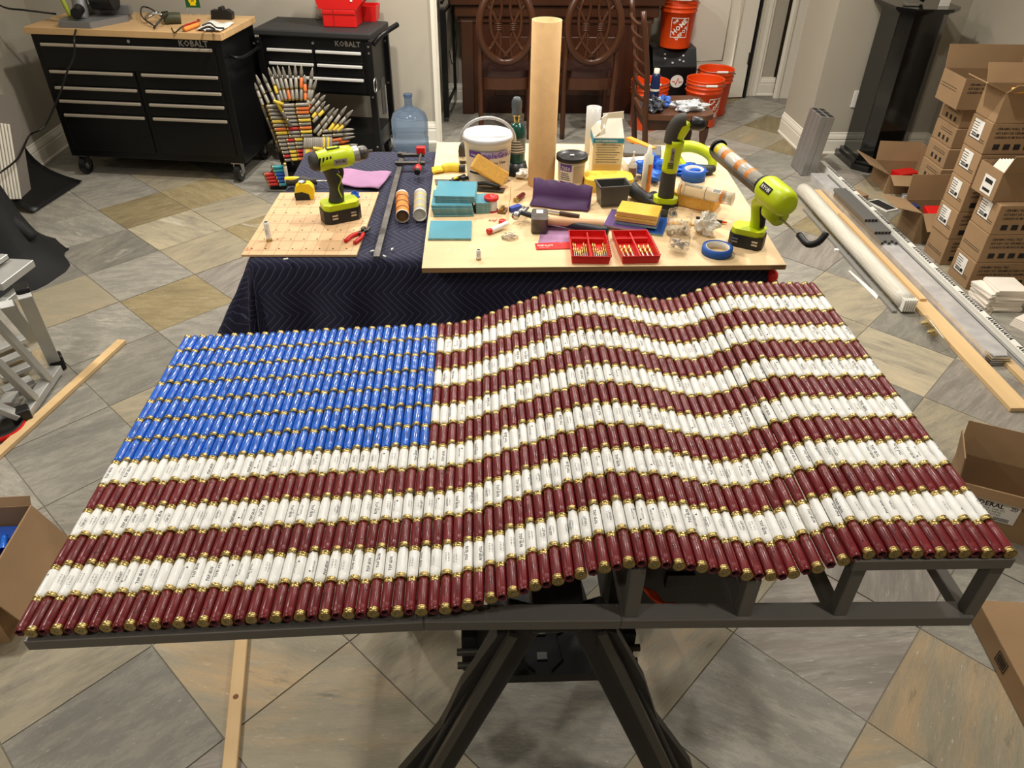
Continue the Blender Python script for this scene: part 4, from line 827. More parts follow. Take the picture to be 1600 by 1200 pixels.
# right side of plywood
c = at(1022, 290, ZP); crumple('blue_glove_pile', 'crumpled pile of blue nitrile gloves left of the right angle drill', 'gloves', (c.x, c.y + .07, ZP), .058, M_blue, 11, (1, 1.1, .75), 16)
c = at(1078, 278, ZP); crumple('blue_glove', 'blue nitrile glove draped under the lime hand tool', 'glove', (c.x, c.y + .05, ZP), .06, M_blue, 12, (1.5, .8, .30), 14)
bt = at(1083, 288, ZP); 
def tape_roll(name, label, loc, ro, ri, h, m, tilt=None):
    t = thing(name, label, 'tape roll', loc); build('tape', MB().lathe([(ri + .003, 0), (ro, 0), (ro, h), (ri + .003, h)], 40, m), t); build('core', MB().lathe([(ri + .003, 0), (ri + .003, h), (ri, h), (ri, 0), (ri + .003, 0)], 40, mat('pale_card_core', (222, 216, 204), .7), mats=[M_cardin, mat('pale_card_core', (222, 216, 204), .7), mat('pale_card_core', (222, 216, 204), .7), M_cardin]), t); return t
M_tape = mat('blue_masking_tape', (30, 84, 168), .6, var=.05)
c = at(1121, 398, ZP); tape_roll('blue_tape_roll', 'roll of blue masking tape lying flat at the front right of the plywood', (c.x, c.y + .012, ZP), .052, .038, .026, M_tape)
c = at(1085, 284, ZP); tape_roll('wide_blue_tape_roll', 'partly hidden blue tape roll behind the clear cartridge', (c.x, c.y + .03, ZP), .05, .036, .045, M_tape)
c = at(1082, 332, ZP); M_sp3 = M_sp; mb = MB(); mb.box((0, 0, .026), (.17, .10, .052), M_sp3); o = tag(build('block_sponge', mb, bevel=.006), 'thick orange block sponge right of the right angle drill', 'sponge'); o.location = (c.x + .03, c.y + .075, ZP); o.rotation_euler[2] = math.radians(-33)
cl, L = lay('clear_cartridge', 'clear sealant cartridge with barcode resting on the block sponge', 'cartridge', (1062, 293), (1143, 311), ZP + .078); film = mat('clear_film', (214, 208, 192), .18, alpha=.55)
build('tube_body', MB().lathe([(0, 0), (.0245, 0), (.0245, L), (.0255, L + .002), (.0255, L + .006), (.022, L + .006), (.022, L - .01)], 24, film, axis=(1, 0, 0)), cl); mb = MB()
mb.lathe([(.0248, .01), (.0248, .014)], 24, M_tubelabel, axis=(1, 0, 0)); mb.lathe([(.0248, L * .8), (.0248, L * .86)], 24, M_tubelabel, axis=(1, 0, 0)); mb.lathe([(.0248, L * .52), (.0248, L * .53)], 24, M_ink, axis=(1, 0, 0))
for k in range(7): mb.box((L * .28, -.009 + k * .004 - .006, .0235 - abs(k - 2.5) * .0012), (L * .34, .0012, .001), M_ink)
mb.box((L * .73, -.012, .0218), (.035, .018, .001), M_white, RX(.5)); 
for k in range(7): mb.box((L * .73 - .013 + k * .004, -.0125, .0226), (.0018, .013, .001), M_ink, RX(.5))
build('printed_band', mb, cl)
c = at(1105, 370, ZP); crumple('tissue_wad', 'crumpled wad of white tissue right of the clear jar', 'tissue', (c.x, c.y + .03, ZP), .036, mat('white_tissue', (238, 232, 220), .9), 21, (1, 1, 1.0), 16)
mk, L = lay('marker_pen', 'black marker pen with orange tip behind the tissue wad', 'pen', (1088, 340), (1136, 348), ZP + .008); build('barrel', MB().cyl((0, 0, 0), (L - .018, 0, 0), .0055, m=M_black), mk); build('tip', MB().cyl((L - .018, 0, 0), (L, 0, 0), .0052, .003, m=M_orange), mk)
mk, L = lay('wood_pencil', 'flat yellow pencil between the jar and the tissue wad', 'pencil', (1036, 349), (1092, 351), ZP + .004); build('barrel', MB().box((L / 2, 0, 0), (L, .012, .006), mat('pencil_yellow', (220, 160, 60), .5)), mk)
o = tag(build('black_phone', MB().prism([(-.045, -.02), (.045, -.02), (.045, .03), (-.045, .03)], 0, .01, M_black), bevel=.003), 'flat black rectangle holder behind the yellow tiles', 'holder'); o.location = at(1040, 340, ZP) + Vector((0, .02, 0)); o.rotation_euler[2] = -.1
c = at(991, 284, ZP); sb = thing('glue_bottle', 'small white squeeze bottle with nozzle beside the blue gloves', 'bottle', (c.x - .012, c.y + .01, ZP)); build('bottle_body', MB().lathe([(0, 0), (.018, 0), (.0185, .004), (.0185, .07), (.012, .08), (.009, .083)], 22, mat('greyish_plastic', (200, 196, 190), .4)), sb); build('nozzle', MB().lathe([(.010, .083), (.010, .092), (.005, .096), (.003, .115), (.005, .117), (.004, .124), (0, .126)], 16, M_white), sb); mb = MB(); wraplab(mb, .0188, .02, .06, -60, 50, mat('brown_label', (120, 92, 84), .6)); build('printed_label', mb, sb)
mk, L = lay('orange_marker', 'orange pencil lying behind the white gable carton', 'pencil', (982, 216), (1022, 233), ZP + .02); build('barrel', MB().box((L / 2, 0, 0), (L, .03, .012), mat('orange_paint', (240, 150, 40), .5)), mk)
o = tag(build('grey_pouch', MB().box((0, 0, .012), (.17, .13, .02), mat('grey_rubber_mat', (96, 94, 90), .7)), bevel=.006), 'flat grey rubber pouch behind the gable carton', 'pouch'); o.location = at(1003, 240, ZP); o.rotation_euler[2] = -.2
o = tag(build('paper_towel', MB().prism([(-.05, -.05), (.06, -.05), (.04, .06), (-.06, .04)], 0, .03, M_white), bevel=.01), 'folded white paper towel behind the glue bottle', 'paper towel'); o.location = at(995, 262, ZP)
o = crumple('white_rag', 'small white rag between the torch and the cardboard tube', 'rag', tuple(at(820, 278, ZP)), .035, M_white, 31, (1, .9, .5), 10)
mk, L = lay('label_bottle', 'tall narrow tube with orange printed label behind the right angle drill', 'tube', (1023, 305), (1024, 300), ZP); mk.location = at(1022, 312, ZP) + Vector((-.03, .05, 0)); build('tube_body', MB().lathe([(0, 0), (.018, 0), (.019, .16), (.01, .17), (.006, .2), (0, .2)], 20, M_white), mk); mb = MB(); wraplab(mb, .0195, .01, .13, -80, 80, M_tubelabel); build('printed_label', mb, mk)
M_dw = mat('dark_wood', (60, 34, 22), .5)
mk, L = lay('wood_chisel', 'small dark chisel lying below the purple folded sheet', 'chisel', (845, 328), (905, 338), ZP + .008); build('blade', MB().box((L * .25, 0, 0), (L * .5, .014, .003), M_steel), mk); build('handle', MB().cyl((L * .5, 0, 0), (L, 0, 0), .008, m=M_dw), mk)
# red knob at the right end of the table
o = build('clamp_knob', MB().lathe([(0, 0), (.022, .004), (.024, .02), (.015, .03), (0, .03)], 16, M_red)); p = atY(1203, 429, 2.29); o.location = (p.x - .005, p.y, p.z - .005); o.rotation_euler = (0, PI / 2, 0); tag(o, 'round red knob poking out under the right end of the plywood', 'knob')
# ---------------------------------------------------------------- tool chests at the back left
M_butch = mat('butcher_block_top', (200, 164, 116), .45, var=.12, vscale=6, stretch=(.3, 4, 1)); M_knur = mat('drawer_pull_aluminium', (186, 176, 160), .35, .4); M_pull2 = mat('bright_drawer_pull', (222, 220, 214), .3, .25)
def caster(root, x, y, fork=M_steel):
    t = MB(); t.cyl((x - .018, y, .058), (x + .018, y, .058), .055, m=M_black, seg=24); c = build('caster', t, root, bevel=.006)
    f = MB(); f.cyl((x - .020, y, .058), (x + .020, y, .058), .026, m=fork, seg=20); f.box((x - .025, y + .01, .09), (.005, .045, .08), fork); f.box((x + .025, y + .01, .09), (.005, .045, .08), fork); f.box((x, y + .01, .128), (.07, .07, .006), fork); build('caster_hub', f, c)
a = at(35, 42, .95); b = at(345, 53, .95)
wbn = thing('tool_chest', 'wide black rolling tool chest with wooden top against the back wall', 'tool chest', (a.x, a.y, 0), yaw(a, b)); W = (b - a).length; D = .56
build('chest_body', MB().bb(.02, W - .02, .02, D - .01,   .13, .905, M_blackm), wbn, bevel=.006)
build('wood_top', MB().bb(0, W, 0, D, .910, .95, M_butch), wbn, bevel=.003)
def drawer(root, x0, x1, z0, z1, y=.02, pull=True, m=M_knur):
    d = build('drawer', MB().bb(x0, x1, y - .012, y, z0, z1, M_blackm), root, bevel=.003)
    build('drawer_pull', MB().bb(x0 + .01, x1 - .01, y - .026, y - .008, z1 - .020, z1 - .002, m), d, bevel=.004)
mid = W * .52
drawer(wbn, .07, W - .07, .71, .862)
for z0, z1 in ((.61, .70), (.525, .60), (.435, .515), (.18, .425)):
    drawer(wbn, .07, mid - .02, z0, z1); drawer(wbn, mid + .02, W - .07, z0, z1)
mb = MB(); mb.text('KOBALT', .05, TR(W - .20, .018, .885) @ RX(PI / 2), M_steel, bold=.025); build('name_plate', mb, wbn)
build('lock', MB().cyl((W * .52, .02, .886), (W * .52, .008, .886), .010, m=M_steel), wbn)
for x in (.08, W - .09): caster(wbn, x, .05); caster(wbn, x, D - .07)
hb = MB(); hb.tube([(W - .01, .10, .80), (W + .03, .10, .79), (W + .04, .18, .78), (W + .04, .38, .78), (W + .03, .46, .79), (W - .01, .46, .80)], .012, M_blackm, 10); build('side_handle', hb, wbn)
a = at(377, 44, .90) + Vector((.07, -.007, 0)); b = at(579, 53, .90)
crt = thing('tool_cart', 'smaller black rolling tool cart with three drawer rows and a push handle', 'tool cart', (a.x, a.y, 0), yaw(a, b)); W2 = (b - a).length; D2 = .42
build('cart_body', MB().bb(.03, W2 - .03, .02, D2 - .02, .50, .86, M_blackm), crt, bevel=.004); build('cart_top', MB().bb(0, W2, 0, D2, .86, .90, mat('dark_tray_mat', (40, 40, 40), .6)), crt, bevel=.01)
for z0, z1 in ((.71, .785), (.635, .70)): drawer(crt, .07, W2 / 2 - .003, z0, z1, m=M_pull2); drawer(crt, W2 / 2 + .003, W2 - .07, z0, z1, m=M_pull2)
drawer(crt, .07, W2 - .07, .52, .615, m=M_pull2)
mb = MB(); mb.text('KOBALT', .046, TR(W2 - .17, .018, .828) @ RX(PI / 2), M_steel, bold=.025); build('name_plate', mb, crt)
build('lock', MB().cyl((W2 * .5, .02, .825), (W2 * .5, .008, .825), .009, m=M_steel), crt)
for x in (.025, W2 - .025):
    for y in (.02, D2 - .02):
        lg = build('leg', MB().bb(x - .022, x + .022, y - .015, y + .015, .1, .845, M_blackm), crt, bevel=.003)
        for z in (.82, .78, .50, .16, .12): build('bolt', MB().cyl((x, y - .016, z), (x, y - .020, z), .007, m=M_steel, seg=10), lg)
build('lower_shelf', MB().bb(.03, W2 - .03, .02, D2 - .02, .12, .24, M_blackm), crt, bevel=.004)
for x in (.06, W2 - .06): caster(crt, x, .05); caster(crt, x, D2 - .05)
build('push_handle', MB().tube([(W2 - .01, .06, .82), (W2 + .05, .10, .88), (W2 + .12, .22, .92)], .017, M_blackm, 10), crt)
build('hook_ring', MB().tube([(W2 + .0 + .0, .0 + .03 * math.cos(t), .58 + .045 * math.sin(t)) for t in [k * PI / 5 for k in range(10)]], .005, M_steel, 6, 2, True), crt)
for k in range(3): build('hanging_wrench', MB().bar((W2 + .012, .10 + k * .02, .36), (W2 + .012, .10 + k * .02, .60), .018, .004, M_steel), crt)
# red organisers on the cart
zt = .90
a = at(505, 43, zt); rb_ = thing('red_organizer', 'red plastic drawer organizer with open lid standing on the tool cart', 'organizer', (a.x, a.y + .01, zt), -.12)
build('lower_bin', MB().bb(0, .225, 0, .17, 0, .11, M_red), rb_, bevel=.008); mb = MB(); mb.prism([(-.02, .11), (.235, .11), (.28, .16), (.28, .36), (-.085, .36)], 0, .17, M_red, RX(PI / 2) @ TR(0, 0, -.17)); build('upper_bin', mb, rb_, bevel=.006)
mb = MB(); mb.bb(.075, .08, -.002, 0, .0, .11, M_redd); mb.bb(.0, .225, -.003, 0, .08, .085, M_redd); build('divider_lines', mb, rb_); build('sticker', MB().bb(.20, .215, -.004, -.002, .16, .2, M_white), rb_)
a = at(560, 35, zt); rs_ = thing('red_parts_bin', 'small open red parts bin beside the red organizer on the cart', 'bin', (a.x + .07, a.y + .08, zt), -.1); mb = MB(); openbox(mb, .055, .06, .065, .07, .10, .004, M_red); build('bin_body', mb, rs_, bevel=.003)
o = tag(build('white_jar', MB().lathe([(0, 0), (.025, 0), (.025, .05), (.018, .06), (.018, .075), (0, .075)], 18, M_white)), 'small white jar behind the red organizer on the cart', 'jar'); p = at(499, 32, zt); o.location = (p.x - .01, p.y + .07, zt)
# things on the wooden top
zt = .951
p = at(118, 44, zt); ms = thing('miter_saw', 'grey and lime miter saw on the left end of the wooden top', 'miter saw', (p.x, p.y + .0, zt), -.1)
M_sg = mat('cast_grey_aluminium', (128, 128, 128), .45, .4)
build('saw_base', MB().prism([(-.10, 0), (.10, 0), (.22, .24), (.20, .34), (-.12, .34), (-.14, .1)], 0, .035, M_sg), ms, bevel=.006); build('fence', MB().bb(-.14, .24, .26, .29, .035, .09, M_sg), ms, bevel=.004)
build('column', MB().tube([(-.02, .12, .03), (-.02, .16, .12), (-.03, .2, .24)], .045, M_sg, 12), ms); build('motor', MB().cyl((.05, .2, .13), (.19, .2, .13), .06, m=M_black), ms, bevel=.006); build('knob', MB().cyl((.0, .10, .09), (.02, .02, .08), .032, m=M_black), ms, bevel=.006); build('lime_arm', MB().tube([(-.08, .12, .04), (-.10, .12, .13), (-.12, .14, .22)], .014, mat('olive_lime', (150, 160, 50), .5), 8), ms)
cbl = MB(); cbl.tube([at(123, 22, .99), at(123, 40, .95) + Vector((0, -.03, 0)), atY(116, 60, 4.98), atY(116, 88, 4.96), atY(105, 112, 4.94), atY(94, 145, 4.93), atY(73, 192, 4.95), atY(60, 204, 4.9), at(45, 213, .35), at(28, 247, .30), at(0, 270, .3)], .006, mat('black_cord', (20, 20, 20), .4), 8, 5); tag(build('black_cable', cbl), 'black power cord hanging from the miter saw down the chest front', 'cord')
cbl = MB(); cbl.tube([atY(-5, 6, 5.3), atY(12, 13, 5.3), atY(40, 16, 5.3), atY(88, 22, 5.35)], .006, M_black, 8, 5); tag(build('wall_cable', cbl), 'black cord stretched across the left wall above the chest', 'cord')
p = at(262, 40, zt); em = thing('ear_muffs', 'olive and black safety ear muffs with tangled wires on the wooden top', 'ear muffs', (p.x, p.y + .05, zt), .3)
build('cup', MB().tube([(-.03, 0, .03), (.02, .0, .034), (.07, 0, .03)], .034, mat('olive_plastic', (62, 62, 42), .5), 12), em); build('cup', MB().tube([(-.04, .08, .03), (0, .08, .034)], .03, M_black, 12), em); build('headband', MB().tube([(-.03, .02, .05), (-.10, .03, .06), (-.14, .05, .03), (-.06, .09, .06)], .008, M_steel, 8), em)
wr = MB(); wr.tube([at(243, 42, zt + .01), at(222, 26, zt + .03), at(222, 11, zt + .04), at(236, 14, zt + .03), at(252, 26, zt + .02), at(262, 30, zt + .03)], .005, M_black, 6, 5); wr.tube([at(240, 44, zt + .01), at(252, 30, zt + .05), at(262, 22, zt + .06)], .006, M_black, 6, 4); wr.tube([at(268, 44, zt), at(273, 51, zt + .0), at(284, 42, zt + .01), at(300, 36, zt + .02)], .004, M_black, 6, 4)
tag(build('wire_tangle', wr), 'tangle of thin black wires beside the ear muffs', 'wires')
p = at(302, 26, zt); gx = thing('green_clear_case', 'clear case holding a green and yellow card at the back of the wooden top', 'case', (p.x, p.y + .06, zt), -.05)
build('case_shell', MB().bb(-.055, .065, 0, .03, 0, .12, M_clear), gx); mb = MB(); mb.bb(-.052, .042, -.004, -.001, .045, .118, mat('green_print', (20, 84, 40), .5)); build('green_card', mb, gx); mb = MB(); mb.lathe([(0, 0), (.026, 0)], 20, M_yel, (-.003, -.005, .088), (0, -1, 0)); mb.bb(-.022, .016, -.006, -.0045, .058, .066, M_yel); mb.text('24', .02, TR(-.003, -.0062, .088) @ RX(PI / 2), M_ink, bold=.02); build('yellow_badge', mb, gx)
mk, L = lay('orange_screwdriver', 'short orange handled tool lying at the front of the wooden top', 'screwdriver', (288, 46), (310, 38), zt + .015); build('handle', MB().tube([(0, 0, 0), (.03, 0, 0), (L, 0, 0)], .013, mat('amber_orange', (226, 140, 60), .4), 10), mk); build('strap', MB().tube([(0, 0, .014), (.03, .012, .016), (L + .03, .01, .014), (L + .08, .05, .01)], .005, M_redd, 6), mk)
p = at(345, 32, zt); bk = thing('black_bracket', 'black plastic bracket on the back right corner of the wooden top', 'bracket', (p.x, p.y + .05, zt), -.1); build('body', MB().prism([(-.07, 0), (.07, 0), (.075, .04), (.045, .06), (.02, .055), (.015, .075), (-.005, .075), (-.01, .055), (-.06, .055)], -.025, .025, M_black, RX(PI / 2)), bk, bevel=.003)
sheet('white_paper', 'crumpled white paper with a black wire at the right end of the wooden top', 'paper', [(306, 48), (345, 50), (366, 37), (326, 34)], zt + .003, M_white, .002, .006)
wr = MB(); wr.tube([at(312, 47, zt + .03), at(325, 42, zt + .03), at(335, 46, zt + .03), at(322, 48, zt + .03)], .007, M_black, 8, 4); wr.tube([at(316, 40, zt + .03), at(328, 36, zt + .04), at(338, 43, zt + .03), at(350, 44, zt + .03)], .005, M_black, 6, 4); tag(build('black_wire_coil', wr), 'small coil of black wire on the white paper', 'wire')
# ---------------------------------------------------------------- throne of shells with pointed tips
YT = 4.95
thr = thing('shell_throne', 'small throne sculpture of grey, orange and yellow shells with pointed tips fanning out', 'sculpture', (-1.2, YT, 0))
TC = {'g': mat('grey_painted_shell', (128, 122, 112), .4, .2, rand=.15), 'o': mat('orange_shell', (190, 96, 40), .4), 'y': mat('yellow_shell', (196, 168, 50), .4), 'r': mat('red_shell', (168, 30, 28), .4), 'b': mat('blue_shell', (30, 70, 150), .4), 't': mat('teal_shell', (40, 130, 140), .4), 'w': M_white}
def tp(x, y, dy=0): return atY(380 + x / 6., 90 + y / 6., YT + dy) - Vector((-1.2, YT, 0))
def strip(x0, y0, x1, y1, cols, tip=True, dy=0, r=.0115):
    p, q = tp(x0, y0, dy), tp(x1, y1, dy); n = len(cols); d = (q - p); u = d.normalized()
    for k, c_ in enumerate(cols):
        a_ = p + d * (k / n); b_ = p + d * ((k + 1) / n); L = (b_ - a_).length
        if tip and k == n - 1: pr = [(0, 0), (r, 0), (r, L * .35), (r * .55, L * .8), (r * .15, L), (0, L)]; mm = TC[c_]; mts = None
        else: pr = [(0, 0), (r * 1.06, 0), (r * 1.06, L * .13), (r, L * .15), (r * .94, L * .97), (0, L * .97)]; mts = [M_brass, M_brass, M_brass, TC[c_], TC[c_]]; mm = None
        build('shell_piece', MB().lathe(pr, 10, mm, a_, u, mats=mts), thr)
for row in ((185, 445, 108, 235, 'ggg'), (240, 430, 118, 160, 'ggg'), (295, 400, 180, 150, 'ggg'), (350, 420, 235, 90, 'gygg'), (372, 405, 278, 85, 'ggg'), (405, 400, 320, 75, 'ggg'), (440, 400, 368, 85, 'ogg'), (470, 400, 428, 75, 'ggg'), (505, 395, 485, 65, 'ggg'), (545, 400, 545, 65, 'gog'), (585, 400, 575, 160, 'oog'), (600, 480, 650, 95, 'gggg'), (590, 490, 690, 200, 'ggg'), (590, 490, 720, 330, 'ogg'), (630, 510, 770, 350, 'ggg'), (650, 560, 770, 410, 'ygg'), (655, 600, 810, 440, 'gyg'), (665, 700, 855, 470, 'ggg'), (700, 730, 890, 480, 'gggg'), (800, 690, 970, 455, 'ygg'), (840, 690, 1030, 490, 'ygg'), (880, 690, 1010, 575, 'yg'),
            (740, 690, 1040, 672, 'ggg'), (740, 735, 1040, 712, 'ggg'), (810, 780, 1050, 740, 'og'), (810, 810, 1000, 780, 'go'), (810, 850, 1075, 815, 'grg')): strip(*row)
R = random.Random(9)
for k in range(15):   # stacked horizontal shells of the back
    y = 450 + k * 36; x0 = 215 + k * 12.5; n = 3 if k < 6 else 2
    x1 = 620 + (k * 4 if k > 2 else 0) if k < 9 else 560 + (k - 9) * 4
    cols = ''.join(R.choices('gggggogygr' if k < 9 else 'ygrogg', k=3)); strip(x0, y + 8, x1, y - 12, cols, False, -.01)
for k in range(13):
    x = 575 + k * 20; strip(x, 950, x + 6, 745, R.choice(('gg', 'yg', 'og', 'gy')), False, -.015)
strip(280, 405, 380, 440, 'y', False, -.03); strip(320, 430, 450, 650, 'ygg', False, -.03); strip(650, 850, 850, 870, 'yy', False, -.04); strip(180, 450, 350, 880, 'gggg', False, .01)
strip(390, 700, 470, 1010, 'gg', False, .02)
for k, c_ in enumerate('ttbbbt'): strip(265 + k * 15, 1030 + k * 32, 375 + k * 8, 1022 + k * 32, c_, False, -.10, .013)
for k in range(4): strip(195 + k * 14, 1100 + k * 30, 290 + k * 14, 1085 + k * 32, 'r', False, -.10, .013)
strip(385, 985, 420, 1180, 'w', False, -.11, .012)
bp = MB(); P4 = [tp(*q) for q in ((200, 460), (620, 440), (800, 700), (800, 960), (640, 1250), (420, 1250))]; bp.add([(p.x, p.y + .012, p.z) for p in P4] + [(p.x, p.y + .03, p.z) for p in P4], [tuple(range(6)), tuple(range(11, 5, -1))] + [(i, (i + 1) % 6, 6 + (i + 1) % 6, 6 + i) for i in range(6)], M_blackm); build('back_board', bp, thr)
build('throne_base', MB().bb(-.22, .02, -.06, .03, 0, .10, M_blackm), thr)
# ---------------------------------------------------------------- water bottle
M_wb = mat('translucent_blue_plastic', (120, 150, 190), .12, trans=.85, ior=1.2, alpha=.72)
wp = Vector((-.515, 5.52, 0)); jug = thing('water_jug', 'large empty blue five gallon water jug on the floor beside the cart', 'water jug', wp); jug.scale = (.98, .98, .96)
build('jug_body', MB().lathe([(0, .01), (.11, 0), (.133, .015), (.135, .06), (.130, .075), (.135, .09), (.135, .16), (.129, .175), (.135, .19), (.135, .29), (.12, .335), (.075, .365), (.036, .385), (.028, .40), (.028, .455), (.034, .46), (.034, .475), (.028, .478), (.026, .45)], 40, M_wb), jug)
# ---------------------------------------------------------------- bar and chairs
M_wood = mat('dark_cherry_wood', (70, 40, 24), .3, var=.2, vscale=8, stretch=(1, 1, .15)); M_wood2 = mat('reddish_wood_panel', (62, 30, 16), .35, var=.2, vscale=6, stretch=(3, 1, .2)); M_leather = mat('dark_brown_leather', (52, 32, 28), .3)
xl = atY(722, 120, 6.62).x; xr = atY(1010, 100, 6.62).x
br = thing('wooden_bar', 'dark carved wooden bar with thick moulded ledge behind the chairs', 'bar', ((xl + xr) / 2, 6.62, 0)); w2 = (xr - xl) / 2
build('bar_body', MB().bb(-w2, w2, 0, .3, 0, .74, M_wood2), br, bevel=.004); mb = MB()
for z0, z1, e in ((.72, .77, .02), (.77, .86, .05), (.86, .93, .085), (.93, .99, .09), (.99, 1.04, .095)): mb.bb(-w2 - e, w2 + e, -e, .3, z0, z1, M_wood)
build('moulded_ledge', mb, br, bevel=.012)
for x in (-w2 + .05, w2 - .05): build('pilaster', MB().bb(x - .05, x + .05, -.03, 0, 0, .74, M_wood), br, bevel=.006)
build('recessed_panel', MB().bb(-.5, -.05, -.015, 0, .15, .62, M_wood), br, bevel=.006); build('recessed_panel', MB().bb(.05, .5, -.015, 0, .15, .62, M_wood), br, bevel=.006)
def oval_chair(px, label):
    cX = atY(px, 60, 5.98).x; t = thing('oval_back_chair', label, 'chair', (cX, 5.98, 0), 0, None); cz, a_, b_ = .83, .195, .255
    ring = [(a_ * math.cos(q), -.03 + .05 * math.cos(q) ** 2 * -1, cz + b_ * math.sin(q)) for q in [2 * PI * k / 20 for k in range(20)]]
    bk = build('backrest', MB().tube(ring, .027, M_wood, 10, 3, True), t)
    lp = MB()
    for s_ in (-1, 1):
        lp.tube([(s_ * .16, -.05, cz + .15), (s_ * .10, -.045, cz + .09), (s_ * .055, -.04, cz + .0), (s_ * .06, -.04, cz - .06), (s_ * .11, -.045, cz - .15), (s_ * .14, -.05, cz - .17)], .0125, M_wood, 8, 4)
        lp.tube([(s_ * .02, -.04, cz + .24), (s_ * .10, -.05, cz + .14), (s_ * .11, -.05, cz - .02), (s_ * .07, -.04, cz - .12), (-s_ * .02, -.04, cz - .22)], .0125, M_wood, 8, 4)
        lp.tube([(s_ * .045, -.038, cz + .24), (s_ * .03, -.036, cz + .1), (s_ * .055, -.036, cz + .0), (s_ * .035, -.036, cz - .1), (s_ * .05, -.038, cz - .24)], .011, M_wood, 8, 4)
    for k in range(4): lp.tube([(-.085, -.045, cz + .012 - k * .014), (-.03, -.052, cz + .012 - k * .014)], .006, M_wood, 6, 1).tube([(.085, -.045, cz + .012 - k * .014), (.03, -.052, cz + .012 - k * .014)], .006, M_wood, 6, 1)
    build('scroll_work', lp, bk)
    for s_ in (-1, 1):
        build('leg', MB().tube([(s_ * .185, -.03, .72), (s_ * .195, -.02, .5), (s_ * .19, -.0, .3), (s_ * .19, -.04, 0)], .02, M_wood, 8), t); build('leg', MB().tube([(s_ * .19, .42, .42), (s_ * .2, .43, .2), (s_ * .19, .44, 0)], lambda q: .028 - .012 * q, M_wood, 8), t)
    sp = [(.22 * math.copysign(abs(math.cos(q)) ** .6, math.cos(q)), .2 + .22 * math.copysign(abs(math.sin(q)) ** .6, math.sin(q))) for q in [2 * PI * k / 28 for k in range(28)]]
    build('seat_cushion', MB().prism([(x * .93, .2 + (y - .2) * .93) for x, y in sp], .45, .50, M_leather, smooth=True), t, bevel=.015); build('apron', MB().prism(sp, .37, .45, M_wood, smooth=True), t, bevel=.01)
    return t
oval_chair(790, 'dark wooden oval back chair with leather seat left of the cardboard tube'); oval_chair(925, 'dark wooden oval back chair with leather seat right of the cardboard tube')
lc = thing('ladder_back_chair', 'brown wooden ladder back chair seen from the side with plastic bags on its seat', 'chair', (1.33, 5.28, 0))
M_seat = mat('worn_brown_wood', (92, 58, 38), .4, var=.15, vscale=6)
build('seat', MB().prism([(-.23, -.22), (.18, -.25), (.25, -.2), (.26, 0), (.25, .2), (.18, .25), (-.23, .22)], .415, .45, M_seat, smooth=False), lc, bevel=.01); build('apron', MB().bb(-.21, .22, -.20, .20, .34, .415, M_wood), lc, bevel=.004)
for y in (-.22, .22):
    build('back_post', MB().tube([(-.17, y, 0), (-.22, y, .42), (-.24, y, .7), (-.31, y, 1.08)], lambda q: .021 - .004 * q, M_wood, 8), lc)
    build('leg', MB().lathe([(.02, 0), (.028, .03), (.018, .06), (.026, .12), (.032, .2), (.02, .26), (.03, .3), (.03, .36)], 14, M_wood, (.20, y * .9, 0)), lc)
for k in range(7): z = .52 + k * .078; x = -.225 - max(0, z - .6) * .19; build('back_slat', MB().tube([(x, -.22, z + .01), (x - .022, -.1, z + .004), (x - .022, .1, z + .004), (x, .22, z + .01)], .011, M_wood, 8), lc)
zs = .451
M_bag = mat('clear_bag_film', (210, 212, 214), .15, alpha=.8, var=.25, vscale=60, bump=1, bscale=40); M_bagd = mat('dark_bag_film', (74, 76, 84), .18, var=.6, vscale=50, bump=1, bscale=40)
c = at(1020, 172, zs); crumple('dark_plastic_bag', 'crumpled dark plastic bag of hardware at the left of the chair seat', 'plastic bag', (c.x, c.y - .02, zs), .068, M_bagd, 41, (1, 1, .6), 14)
c = at(1075, 172, zs); crumple('silver_plastic_bag', 'crumpled silvery plastic bag at the right of the chair seat', 'plastic bag', (c.x, c.y, zs), .07, M_bag, 42, (1.5, .9, .42), 14)
c = at(1042, 176, zs); crumple('blue_plastic_bag', 'small blue and clear plastic bag between the two bags on the chair seat', 'plastic bag', (c.x - .0, c.y + .13, zs), .05, mat('blue_bag', (70, 110, 190), .3, var=.4, vscale=40), 43, (.9, .9, .7), 10)
c = at(1026, 165, zs); sbn = thing('spray_bottle', 'tall dark blue bottle with cream cap standing on the chair seat', 'bottle', (c.x, 5.39, zs)); build('bottle_body', MB().lathe([(0, 0), (.032, 0), (.034, .01), (.034, .12), (.03, .14), (.03, .17), (.022, .185), (0, .186)], 20, mat('navy_bottle', (26, 40, 78), .3)), sbn); build('cap', MB().lathe([(.02, .183), (.02, .215), (.0, .216)], 18, M_cream), sbn); mb = MB(); wraplab(mb, .0345, .07, .085, -80, 80, M_cream); build('printed_label', mb, sbn)
